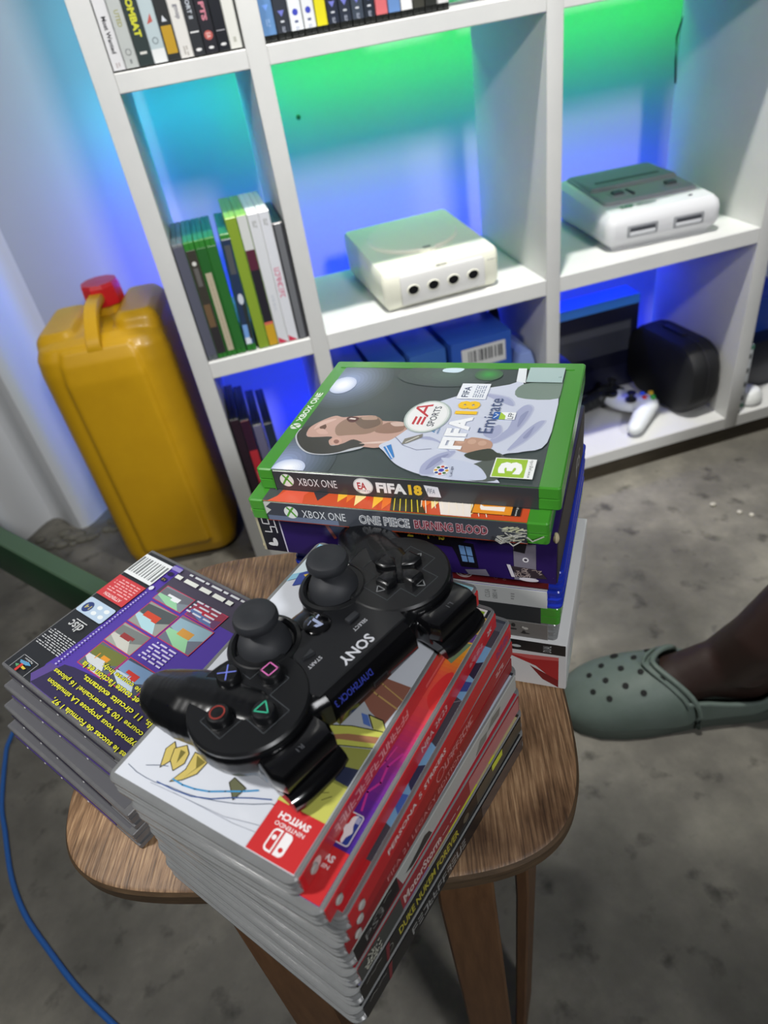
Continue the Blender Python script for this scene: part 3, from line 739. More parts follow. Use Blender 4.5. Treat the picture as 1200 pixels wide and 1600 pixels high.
def sw_top(a):
    a.poly([(-49, -8), (-49, 14), (-36, 18), (-24, 22), (-20, 12), (-22, -4), (-40, -12)], (186, 190, 196))
    a.poly([(-22, -5), (-34, -12), (-50.5, -12), (-50.5, -2), (-48.7, 10.8), (-39, 7)], (150, 100, 84))
    a.line([(-50, 1), (-38, -2), (-24, -6)], .8, (196, 160, 100)); a.line([(-50, -4), (-38, -8), (-30, -11)], .6, (196, 160, 100))
    a.poly([(-39.7, 8.8), (-47.3, 9), (-50.9, 12), (-50.4, 16), (-45.5, 14.6)], (206, 206, 110)); a.line([(-39.7, 8.8), (-47.3, 9), (-50.9, 12)], .6, (40, 40, 40)); a.line([(-39.7, 8.8), (-45, 14.2)], .5, (40, 40, 40))
    a.poly([(-36, 9.4), (-39.4, 9.2), (-44, 14), (-40, 14)], (90, 120, 190))
    a.poly([(-22.5, 22.2), (-35.8, 17), (-50, 14), (-50, 22.9), (-36.2, 27.5), (-24, 32)], (204, 206, 96))
    a.poly([(-24.6, 27.1), (-36.1, 21.2), (-50, 17), (-50, 20.4), (-34.1, 25.1), (-25.1, 30.0)], (170, 120, 88))
    a.line([(-22.5, 22.2), (-35.8, 17), (-50, 14)], .5, (40, 50, 40)); a.line([(-24, 32), (-36.2, 27.5), (-50, 22.9)], .5, (40, 50, 40))
    a.poly([(-26, 32), (-36.2, 28), (-50, 23.5), (-50, 58), (-34, 58), (-26, 50)], (158, 160, 80))
    a.poly([(-30, 39.3), (-40, 36), (-50, 34), (-50, 42.6), (-37.5, 42.0), (-28, 46)], (52, 58, 84))
    a.poly([(-26, 50), (-36.2, 43.5), (-50, 43.6), (-50, 60), (-26, 60)], (204, 204, 100))
    a.line([(-40, 50), (-44, 48)], .3, (60, 60, 40)); a.line([(-43, 52), (-46, 49)], .3, (60, 60, 40))
    a.poly([(-25, 62.6), (-30, 60.4), (-37, 57.6), (-36, 60.8), (-30, 62.4)], (28, 28, 30)); a.poly([(-27, 61.6), (-31, 60.2), (-33, 60), (-30, 61.8)], (226, 226, 226))
    sp = (206, 186, 104); O = (56, 54, 44)
    for p in ([(31.7, 70.7), (36, 62.5), (34.6, 58), (31.3, 60.7), (29.4, 66.1)], [(25.0, 69.4), (29.8, 66.1), (32.3, 60.7), (28, 57), (24.1, 59.9), (22.6, 64.5)],
              [(22.5, 73.9), (20.0, 66.4), (21.9, 58.1), (13.1, 58.4), (13.8, 66.0), (18, 71)], [(-8.9, 68.2), (-2.3, 62.8), (-3, 60), (-10.7, 61.7)]):
        a.poly(p, sp if p[0][0] > -5 else (104, 106, 80)); a.line(p, .4, O, True)
    a.poly([(18, 70), (16, 64), (20, 59), (14, 60)], (126, 116, 60)); a.poly([(26, 66), (29, 60), (26, 60)], (120, 112, 60))
    B1 = (70, 150, 200); B2 = (60, 90, 150)
    a.line([(46.5, 75.8), (40, 77), (33.9, 77.2), (28, 77), (21.6, 75.7), (13, 75), (4.2, 73.6), (-3, 71.6), (-10.2, 69.3), (-18, 66), (-25.0, 62.4)], .3, (110, 120, 140))
    a.line([(38.3, 72.7), (33, 70.2), (28.5, 68.7)], .3, (110, 120, 140)); a.line([(22, 72.4), (16, 72.6), (9.6, 71.7), (3, 69.8), (-3.4, 66.7), (-10, 63.6), (-16.2, 60.2)], .75, B1)
    a.line([(27.7, 76.4), (18, 76), (8.9, 74.9), (0, 72), (-8, 67.6), (-16, 64), (-24, 61)], .5, B2)
    a.line([(30, 78), (8.9, 76.6), (-10.3, 75.5), (-26.0, 72.0)], .2, (140, 146, 160)); a.line([(17.3, 77), (-.8, 76.4), (-15.5, 76.1), (-26.2, 74.9)], .2, (140, 146, 160))
    a.poly([(49.5, -81.8), (20, -81.8), (30, -66), (49.5, -48)], (150, 206, 230)); a.poly([(49.5, -74), (36, -78), (42, -60), (49.5, -54)], (224, 240, 246))
    a.poly([(46, -56), (40, -62), (36, -52), (44, -46)], (60, 80, 160)); a.poly([(43, -56), (38, -60), (37, -53)], (226, 190, 60))
    a.poly([(-30, -81.8), (-50.2, -81.8), (-50.2, -66), (-36, -72)], (156, 214, 226)); a.poly([(-46, -78), (-50.2, -74), (-50.2, -66), (-46, -70)], (196, 90, 60))
    red_corner(a)
SWV = (-82, 81.5); SWU = (-50.3, 49.6)
def sw_case(label, vyaw, mid, zt, draw_top, draw_spine, cover=(214, 218, 226), red=RED):
    loc, rz = pose(vyaw, mid, 105, zt, 11.5)
    return game_case(label, 105, 170, 11.4, CLEAR, red, cover, (-79, 79) if draw_top is None else (-82, 81.5), SWU, draw_top, draw_spine, loc=loc, rz=rz, r=5, lip=True, group=None)
def knob(t, T=11.4, W=105, v=74):
    k = MB(); k.lathe([(0, 0), (.0021, 0), (.0024, .0006), (.0018, .0012), (0, .0012)], (-W / 2000 - .0002, v / 1000, T / 2000), M('hinge_knob', (170, 168, 164), .3), 12, (-1, 0, 0))
    k.build('hinge_knob', t)
t = sw_case('clear game case with white, yellow and brown cover art, under the black controller', -135.3, (22, 188), -255, sw_top,
            lambda a: (a.rect(-79, 79, -4.8, 4.8, (176, 52, 54)), worn_letters(a, -58, 0, -2.2, 2.2, (214, 150, 150), 21), a.ell(-72, 0, 3, 3, (206, 190, 186)), a.rect(20, 62, -3, -1, (196, 90, 90)))); knob(t)
def nba_top(a):
    st = [(81.5, (60, 40, 130)), (60, (66, 42, 140)), (40, (96, 44, 150)), (22, (140, 50, 140)), (6, (196, 58, 110)), (-8, (226, 74, 84)), (-34, (236, 96, 70)), (-46, (242, 150, 50)), (-58, (240, 190, 60)), (-82, (226, 190, 90))]
    k0 = a.k
    for (v1, c1), (v0, c0) in zip(st, st[1:]):
        for i in range(5):
            f = (i + .5) / 5; a.k = k0
            a.rect(-50.3, 49.6, v1 + (v0 - v1) * (i + 1) / 5, v1 + (v0 - v1) * i / 5, tuple(int(c1[j] + (c0[j] - c1[j]) * f) for j in range(3)))
    a.blob([(-50.3, -14), (-44, -20), (-46, -34), (-50.3, -36)], (226, 60, 60)); a.blob([(-46, -48), (-40, -52), (-44, -60), (-49, -54)], (250, 210, 60))
    a.line([(-48, 12), (-45, 20), (-46, 28), (-43, 34), (-45, 42)], 1.0, (206, 60, 160)); a.line([(-44, 10), (-43, 18), (-41, 26)], .7, (214, 70, 150))
    a.poly([(-50.3, -82), (-30, -82), (-30, -76), (-50.3, -76)], (50, 52, 58))
    a.rect(-48.6, -34, -81.5, -65, (238, 240, 236)); a.rect(-47.6, -34, -80, -68.5, (150, 190, 50)); a.text('www.', -48.4, -42, -67.6, -65.6, (60, 60, 60), rot=0)
    a.poly([(-50.3, -64), (-36, -62), (-36, -56), (-50.3, -58)], (110, 70, 150)); a.poly([(-50.3, -57), (-42, -56), (-38, -46), (-46, -42)], (118, 148, 110))
    a.poly(rrect(-48.0, -40.6, 44, 58, 1.4), (240, 240, 244)); a.poly(rrect(-47.5, -41.1, 44.5, 57.5, 1.1), (44, 70, 160)); a.poly([(-44, 44.5), (-41.4, 44.5), (-41.1, 46), (-41.1, 56.6), (-41.6, 57.5), (-44, 57.5), (-45, 52)], (200, 40, 54))
    a.blob([(-45.6, 45), (-43.4, 46), (-43, 49), (-41.8, 51), (-43.2, 53.4), (-43.6, 56.4), (-44.8, 57.2), (-45.2, 54.6), (-46.6, 52), (-45.4, 49)], (246, 246, 248)); a.rect(-47.2, -45.2, 45.2, 48, (180, 190, 226))
    red_corner(a)
t = sw_case('clear game case with a red spine lettered NBA 2K23 and purple-orange cover', -135.3, (27.8, 179.3), -266.5, nba_top,
            lambda a: (a.text('NBA 2K23', -4, 22, -1.8, 2.2, (210, 176, 176), bold=.01), a.text('2K', 70, 76, -1.6, 2, (200, 190, 190), bold=.02), a.block(48, 64, -1.5, 1.5, 2, (206, 150, 150)))); knob(t)
def per_top(a):
    a.rect(-50.3, 49.6, -82, 81.5, (70, 74, 84)); a.poly([(-50.3, -80), (-42, -80), (-42, -74), (-50.3, -74)], (96, 100, 110))
    for p in ([(-50.3, -62), (-38, -62), (-38, -30), (-50.3, -26)], [(-50.3, 2), (-38, -4), (-38, 40), (-50.3, 44)]):
        a.poly(p, (120, 176, 216))
    a.poly([(-50.3, -52), (-44, -48), (-46, -42), (-50.3, -40)], (44, 48, 70)); a.poly([(-50.3, -38), (-42, -36), (-46, -30), (-50.3, -32)], (54, 80, 150))
    a.poly([(-50.3, 12), (-44, 16), (-48, 24), (-50.3, 26)], (50, 60, 90)); a.poly([(-50.3, 28), (-42, 30), (-50.3, 38)], (70, 110, 190)); a.line([(-50, -26), (-40, -18)], .3, (150, 154, 160))
    a.rect(-50.3, -26, 60, 81.5, (190, 44, 50))
t = sw_case('clear game case with a red spine lettered Persona 5 Strikers', -135.7, (35.3, 179.4), -278, per_top,
            lambda a: (a.text('PERSONA', -52, -27, -1.7, 1.9, (222, 206, 204), bold=.02), a.text('5', -24.6, -22, -1.7, 1.9, (222, 206, 204)), a.text('STRIKERS', -19.6, 2, -1.7, 1.9, (222, 206, 204), bold=.02), a.block(62, 78, -2.5, 2.5, 3, (90, 60, 130)))); knob(t)
def fire_spine(a):
    a.ring(-3, 0, 3.6, .6, (214, 150, 150)); worn_letters(a, 2, 30, -2.2, 2.2, (206, 140, 140), 22); a.block(60, 70, -2, 2, 2, (210, 170, 170))
t = sw_case('clear game case with a red spine and thin blue top edge, fourth from top', -136.9, (33.8, 178.6), -289.5,
            lambda a: (a.rect(-50.3, 49.6, -82, 81.5, (150, 170, 220)), a.rect(-46, 49.6, -82, 81.5, (84, 96, 130)), a.rect(-50.3, -30, 56, 81.5, (180, 44, 50))), fire_spine, cover=(84, 96, 130), red=(160, 30, 36)); knob(t)
t = sw_case('clear game case with a dark red spine lettered Legacy Edition', -137.6, (31.6, 177.6), -301,
            lambda a: (a.rect(-50.3, 49.6, -82, 81.5, (120, 60, 64)), a.rect(-50.3, -30, 56, 81.5, (160, 40, 46))), lambda a: (a.text('FIFA 21 LEGACY EDITION', -50, 20, -1.8, 1.8, (198, 130, 130)),), cover=(120, 60, 64), red=(138, 24, 32)); knob(t)
# wider clear cases below
def wide(label, vyaw, mid, zt, spine, cover, dt, ds, uo=0):
    loc, rz = pose(vyaw, mid, 135, zt, 14.4)
    return game_case(label, 135, 171, 14.2, CLEAR, spine, cover, (-80, 80), (-66.5, 58), dt, ds, loc=loc, rz=rz, r=6, lip=True)
K = (20, 20, 22)
def hatch(a, x0, x1, col=(150, 150, 146)):
    rn = random.Random(int(x0 * 7))
    for x in (x0 + (x1 - x0) * .25, x0 + (x1 - x0) * .75):
        a.line([(x - 3, 3.6), (x, 4.6), (x + 3, 3.6)], .4, col)
wide('clear game case with a pale grey spine and dark cover, topmost of the wide cases', -138.6, (33, 177.5), -313, (170, 172, 168), (50, 52, 58),
     lambda a: (a.rect(-66.5, 58, -80, 80, (50, 52, 60)), a.rect(-66.5, -65.2, -78, 44, (196, 206, 220)), a.rect(-66.5, -58, 30, 62, (196, 200, 204)), a.rect(-66.5, -40, 60, 80, (24, 26, 30)), a.line([(-64, 40), (-64, 76)], .4, (120, 124, 128)), a.line([(-60, -20), (-62, 10)], .3, (120, 124, 128))),
     lambda a: (a.rect(-80, -46, -7, 7, K), a.poly([(-46, 7), (-43, -7), (-46, -7)], (120, 30, 40)), a.poly([(-40, -2), (-34, -5), (-16, -5), (-18, 0), (-22, 2), (-28, 0)], (44, 48, 46)), a.poly([(30, -5), (42, -5), (44, 0), (36, 2)], (120, 124, 118)), a.poly([(44, -1), (58, -3), (60, 2), (50, 4)], (118, 122, 116)), a.text('PS3', -72, -58, -2.6, 2.6, (120, 120, 118)), hatch(a, -66, -50)))
wide('clear game case with a red spine lettered MotorStorm', -139.2, (32.4, 174.5), -327.5, (140, 40, 48), (150, 50, 60),
     lambda a: (a.rect(-66.5, 58, -80, 80, (110, 30, 40)), a.rect(-66.5, -60, -80, 66, (176, 44, 58)), a.rect(-66.5, -60, 30, 80, (150, 34, 46))),
     lambda a: (a.rect(-80, -46, -7, 7, (60, 62, 60)), a.text('MotorStorm', -44, -10, -3.4, 3.6, (200, 176, 172), bold=.03), a.rect(20, 79, -6, 6, (176, 110, 112)), a.block(-12, 10, -2, 0, 1, (190, 150, 150)),
                [a.ell(-76 + 12 * random.Random(i).random(), -4 + 9 * random.Random(i * 3 + 1).random(), .6, .6, (190, 190, 176), 6) for i in range(60)]))
wide('clear game case with a black spine lettered Duke Nukem Forever in yellow', -139.8, (31.2, 171.5), -342, (26, 25, 24), (60, 56, 48),
     lambda a: (a.rect(-66.5, 58, -80, 80, (52, 50, 44)), a.rect(-66.5, -64.6, -78, 40, (186, 176, 130)), a.rect(-66.5, -64.6, 20, 79, (140, 136, 190)), a.rect(-66.5, -62, -30, 0, (204, 210, 70)), a.rect(-66.5, -62, -50, -44, (204, 210, 70))),
     lambda a: (a.text('DUKE NUKEM FOREVER', -50, 6, -3.2, 3.4, (170, 160, 50), bold=.03), a.rect(26, 79, -6, 6, (70, 68, 58)), a.rect(44, 56, 1, 6.4, (196, 206, 60)), a.ring(-58, 0, 2.4, .5, (140, 140, 130)), a.ell(14, 0, 3, 3, (90, 84, 70)), a.poly([(-60, 7), (-57, 7), (-60, -7), (-62, -7)], (110, 30, 40)), hatch(a, -76, -64)))
wide('clear game case with a black spine in grey lettering, bottom of the front stack', -140.2, (30, 168.8), -356.5, (22, 22, 24), (50, 50, 52),
     lambda a: (a.rect(-66.5, 58, -80, 80, (40, 40, 42)),),
     lambda a: (worn_letters(a, -40, 12, -2.8, 2.8, (140, 140, 138), 23), a.rect(30, 79, -6, 6, (70, 64, 64)), a.poly([(-60, 7), (-57, 7), (-60, -7), (-62, -7)], (110, 30, 40)), hatch(a, -76, -62)))

# ---- left stack of square jewel cases
def f1_back(a):
    a.rect(-66, 69.5, -60, 66, (40, 42, 46))
    a.poly([(36.7, 66), (42, 46), (38.8, 22), (38.8, -60), (30.5, -60), (30, -34), (-66, -34), (-66, 66)], (84, 62, 160))
    a.poly([(36.7, 66), (44, 56), (40, 44), (10, 40), (-66, 30), (-66, 66)], (92, 74, 140)); a.poly([(30, -34), (-66, -34), (-66, -60), (30, -60)], (74, 68, 84))
    a.poly([(38, 60), (30, 40), (22, 38), (-66, 26), (-66, 62)], (54, 48, 80))
    R_ = (196, 60, 90)
    def shot(x0, x1, y0, y1, cols):
        a.rect(x0 - .6, x1 + .6, y0 - .6, y1 + .6, R_); a.rect(x0, x1, y0, y1, cols[0]); rn = random.Random(int(x0 * 3 + y0))
        w, h = x1 - x0, y1 - y0
        a.poly([(x0, y0), (x1, y0 + h * .1), (x1, y0 + h * .5), (x0 + w * .4, y0 + h * .7), (x0, y0 + h * .4)], cols[1])
        a.poly([(x0 + w * .1, y1), (x0 + w * .4, y0 + h * .5), (x1, y0 + h * .55), (x1, y0 + h * .7), (x0 + w * .5, y1)], cols[2])
        for k in range(5): a.rect(x0 + w * .25 + rn.random() * w * .5, x0 + w * .3 + rn.random() * w * .55, y0 + h * .35, y0 + h * (.45 + .2 * rn.random()), cols[3])
    shot(-3.4, 23.8, 15, 34, [(96, 104, 116), (112, 118, 60), (206, 210, 212), (226, 150, 50)])
    shot(-3, 24.4, -3.4, 13, [(160, 164, 156), (120, 126, 124), (200, 200, 190), (150, 60, 60)])
    shot(-5, 24.4, -25.6, -6, [(150, 154, 148), (84, 90, 92), (176, 214, 222), (206, 76, 52)])
    shot(-3, 26, -41.6, -28.6, [(130, 140, 150), (110, 112, 120), (152, 206, 164), (236, 238, 240)])
    shot(-34, -5.6, 14, 33, [(74, 78, 96), (120, 150, 186), (190, 204, 216), (200, 60, 50)])
    shot(-38, -7.6, -27.6, -6.4, [(110, 116, 130), (146, 176, 190), (150, 206, 160), (206, 150, 70)])
    shot(-36, -8, -42, -29.6, [(110, 70, 110), (150, 60, 80), (96, 120, 170), (190, 50, 70)])
    a.block(-30, -8, -4.5, 11, 6, (214, 208, 236), .45, 3); a.block(-30, -5, -43.4, -31, 4, (220, 220, 230), .4, 5)
    # yellow story text
    Y = (226, 224, 60)
    lines = [(67, 'Apres le succes de Formula 1 97,', -60, 11), (60, 'Psygnosis vous propose LA simulation', -66, 28), (53.4, 'de course 100 % americaine! 16 pilotes', -66, 31.5),
             (47, 'officiels, 11 circuits existants,', -66, 9), (40.8, 'voitures et toute l\'action et la', -66, 19.5), (34.6, 'vraie course Indy.', -66, 6)]
    cl = a.clip
    a.clip = None
    for y, s, x0, x1 in lines:
        wd = len(s) * 2.62; a.text(s, x1 - wd, x1, y - 5.4 - 4.5, y - .9 - 4.5, (20, 18, 40), bold=.05); a.text(s, x1 - wd - .2, x1 - .2, y - 5.2 - 4.5, y - .9 - 4.5, Y, bold=.02)
    a.clip = cl
    # right-hand column
    a.rect(38.0, 69.2, -56.7, -35, (238, 240, 240))
    x = 39.4; rn = random.Random(6)
    while x < 67.5:
        w = .5 + rn.random() * 2.0; a.rect(x, x + w, -54, -38, (120, 124, 124)); x += w + .6 + rn.random() * 1.6
    a.rect(38.3, 69, -31.8, -10.8, (206, 66, 70)); a.text('ATTENTION', 44, 63, -15.4, -12.6, (244, 214, 212), bold=.02); a.block(41, 66, -30, -16.5, 6, (240, 176, 176), .4, 8)
    a.poly(rrect(38.3, 68.4, -6.8, 7.0, 1.8), (186, 206, 226)); a.ell(61.4, 1, 4.4, 4.6, (50, 66, 120)); a.text('14', 58.6, 64, -.8, 2.8, (210, 196, 110))
    for i in range(2):
        for j in range(2): a.ell(44 + i * 8, -2.6 + j * 5.4, 2.6, 1.7, (232, 238, 240), 10)
    a.text('disc', 46, 60, 13.4, 20.4, (226, 228, 228), bold=.01); a.text('disc', 46.5, 59.5, 13.9, 19.9, (40, 42, 46), bold=-.03); a.line([(46, 12), (58, 12)], .6, (220, 222, 222))
    a.block(38.5, 67, 25, 39.5, 9, (196, 198, 200), .4, 12)
    a.line(rrect(44.4, 61.8, 49.6, 64.4, .3, 1), .4, (170, 172, 174), True)
    a.poly([(54, 52), (56.4, 53), (56.2, 61), (54, 62)], (206, 60, 54)); a.poly([(48, 53), (52, 52), (60, 53.4), (58, 55), (52, 54.6)], (90, 150, 190)); a.poly([(49, 56), (53.6, 55.6), (53.4, 57.2), (50, 57.4)], (216, 190, 70)); a.poly([(56.8, 56), (60.4, 57), (57, 58.4)], (90, 160, 110))
    a.text('PlayStation', 49, 58, 50.2, 51.8, (220, 222, 224))
    a.block(-30.8, 29, -53.4, -49.2, 1, (226, 228, 220), .8, 14); a.block(-50, 20, -58.6, -55.4, 1, (210, 212, 214), .5, 15)
    a.rect(28, 38, -58, -54.4, (150, 140, 200)); a.ell(33.6, -44.2, 2.4, 2, (40, 36, 60), 12); a.ell(33.6, -50.4, 2.4, 2, (40, 36, 60), 12); a.text('1-2', 32, 35.2, -45, -43.4, (220, 200, 80)); a.ell(34.6, -34, 2, 2, (226, 228, 240), 14)
    a.block(33.6, 35.4, -30, 44, 34, (190, 182, 226), .5, 16)
def jewel(label, vyaw, mid, zt, draw, T=10.6, purple=False):
    t = thing('disc_case', label, 'disc case', *pose(vyaw, mid, 142, zt, T, 1))
    W, H = 142, 125
    o = rrect(-W / 2000, W / 2000, -H / 2000, H / 2000, .0012, 2)
    s = MB(); T_ = T / 1000
    s.rings(o, [(.0004, 0), (0, .0005), (0, .0036), (.0014, .0039), (.0014, .0058), (.0003, .0061), (.0003, .0100), (.0012, .0104), (.0012, .0112), (0, .0116), (0, T_ - .0024), (.0004, T_ - .0022), (.0004, T_ - .0018), (0, T_ - .0016), (0, T_ - .0005), (.0004, T_)], JEWEL)
    s.build('jewel_shell', t)
    c = MB(); c.box(-.066, .0695, -.060, .0605, T_ - .0003, T_ + .0001, ink((40, 42, 46) if draw else (92, 92, 96)))
    if draw:
        a = Art(c, top_plane(T + .12), (-66, 69.5, -60, 60.5)); draw(a)
    c.build('back_inlay', t)
    e = MB(); e.box(-.050, .066, .0623, .0627, .0056, .0080, ink((40, 36, 52) if not purple else (70, 52, 120)))
    for x in (-.02, .01, .03, .052): e.ball((x, .0627, .0046), (.0008, .0004, .0008), M('scratch_white', (206, 206, 206), .5), 6)
    e.build('edge_strip', t)
    return t
jm = (-160.3, 395.2)
jewel('scuffed disc case with purple back print and yellow French text, on top of its stack', -141.8, jm, -308, f1_back, T=15.4)
jewel('scuffed clear disc case, second from top in the left stack', -141.2, (-166, 392), -323.6, None, T=15.2, purple=True)
jewel('scuffed clear disc case, third from top in the left stack', -142.4, (-172, 389), -339, None, T=15.2)
jewel('scuffed clear disc case with a dark edge print, bottom of the left stack', -141.5, (-177, 386), -354.4, None, T=15.4, purple=True)

# ================================================================== stool
def build_stool():
    wood = bpy.data.materials.new('worn_brown_plywood'); wood.use_nodes = True
    nt = wood.node_tree; b = nt.nodes['Principled BSDF']; b.inputs['Roughness'].default_value = .5
    tc = nt.nodes.new('ShaderNodeTexCoord'); mp = nt.nodes.new('ShaderNodeMapping'); mp.inputs['Scale'].default_value = (1, .05, .3); mp.inputs['Rotation'].default_value = (0, 0, .12)
    n = nt.nodes.new('ShaderNodeTexNoise'); n.inputs['Scale'].default_value = 620; n.inputs['Detail'].default_value = 5; n.inputs['Roughness'].default_value = .6
    n2 = nt.nodes.new('ShaderNodeTexNoise'); n2.inputs['Scale'].default_value = 22; n2.inputs['Detail'].default_value = 5
    r = nt.nodes.new('ShaderNodeValToRGB'); e = r.color_ramp.elements
    e[0].position = .33; e[0].color = lin((98, 74, 52)); e[1].position = .68; e[1].color = lin((192, 158, 120)); k = e.new(.5); k.color = lin((150, 116, 84))
    r2 = nt.nodes.new('ShaderNodeValToRGB'); r2.color_ramp.elements[0].position = .3; r2.color_ramp.elements[0].color = lin((150, 140, 130)); r2.color_ramp.elements[1].position = .6; r2.color_ramp.elements[1].color = (1, 1, 1, 1)
    mx = nt.nodes.new('ShaderNodeMix'); mx.data_type = 'RGBA'; mx.blend_type = 'MULTIPLY'; mx.inputs[0].default_value = 1
    nt.links.new(tc.outputs['Object'], mp.inputs['Vector']); nt.links.new(mp.outputs['Vector'], n.inputs['Vector']); nt.links.new(tc.outputs['Object'], n2.inputs['Vector'])
    nt.links.new(n.outputs['Fac'], r.inputs['Fac']); nt.links.new(n2.outputs['Fac'], r2.inputs['Fac'])
    nt.links.new(r.outputs['Color'], mx.inputs[6]); nt.links.new(r2.outputs['Color'], mx.inputs[7]); nt.links.new(mx.outputs[2], b.inputs['Base Color'])
    bp = nt.nodes.new('ShaderNodeBump'); bp.inputs['Strength'].default_value = .5; bp.inputs['Distance'].default_value = .0008
    nt.links.new(n.outputs['Fac'], bp.inputs['Height']); nt.links.new(bp.outputs['Normal'], b.inputs['Normal'])
    legm = M('brown_varnished_wood', (104, 74, 48), .5, noise=(30, .3, (74, 50, 32), (6, 6, .6)))
    edge = M('dark_plywood_edge', (96, 76, 54), .6, noise=(60, .3, (52, 40, 28), (1, 1, 8)))
    t = thing('stool', 'low brown wooden stool with a rounded square seat carrying the game case stacks', 'stool', (-.012, .3187, 0), math.radians(-16))
    hx, hy, n_ = .160, .1405, 4.6
    o = []
    for i in range(120):
        a = 2 * PI * i / 120; c, s = math.cos(a), math.sin(a)
        o.append((hx * math.copysign(abs(c) ** (2 / n_), c), hy * math.copysign(abs(s) ** (2 / n_), s)))
    Z = .4625
    m = MB(); m.rings(o, [(.0015, Z - .0012), (.0035, Z)], wood, cap0=False)
    m.build('seat_top', t)
    m = MB(); m.rings(o, [(.003, Z - .015), (.0005, Z - .0132), (0, Z - .0035), (.0015, Z - .0012)], edge, cap1=False)
    m.build('seat_edge', t)
    def leg(path, w, th, wd):
        """path: (x, y, z) centre line in stool space, width direction wd"""
        m = MB(); mi = m.mi(legm); rr = []
        P = [Vector(p) for p in path]; wd = Vector(wd).normalized()
        for i, p in enumerate(P):
            tt = (P[min(i + 1, len(P) - 1)] - P[max(i - 1, 0)]).normalized(); nn = tt.cross(wd).normalized()
            c = .0015
            q = [(-w / 2 + c, -th / 2), (w / 2 - c, -th / 2), (w / 2, -th / 2 + c), (w / 2, th / 2 - c), (w / 2 - c, th / 2), (-w / 2 + c, th / 2), (-w / 2, th / 2 - c), (-w / 2, -th / 2 + c)]
            rr.append([m.bm.verts.new(p + wd * a + nn * b) for a, b in q])
        for a, b in zip(rr, rr[1:]):
            for i in range(8): m.face((a[i], a[(i + 1) % 8], b[(i + 1) % 8], b[i]), mi)
        m.face(list(reversed(rr[0])), mi); m.face(rr[-1], mi)
        m.build('leg', t)
    zt = Z - .0225
    def bent(dx, dy, spread):
        pts = []
        for k, (rad, z) in enumerate([(.02, zt), (.085, zt), (.108, zt - .004), (.120, zt - .016), (.125, zt - .04), (.131, .22), (.138, .0)]):
            pts.append((dx * rad + (0 if dx else spread), dy * rad + (0 if dy else spread), z))
        return pts
    def post(x, y, x2, y2, w, th, wd): leg([(x * .93, y * .6, zt), (x * .97, y * .85, zt), (x, y * .96, zt - .006), (x, y, zt - .022), (x2, y2, 0)], w, th, wd)
    post(.085, -.124, .090, -.118, .032, .020, (1, 0, 0))
    post(-.040, -.124, -.043, -.126, .034, .020, (1, 0, 0))
    leg([(.1275, -.062, zt + .006), (.1275, -.062, .30), (.118, -.070, 0)], .046, .0095, (.30, 1, 0))
    leg([(-.095, .105, zt + .006), (-.10, .11, 0)], .034, .018, (1, 0, 0))
    leg([(.095, .105, zt + .006), (.10, .11, 0)], .034, .018, (1, 0, 0))
build_stool()

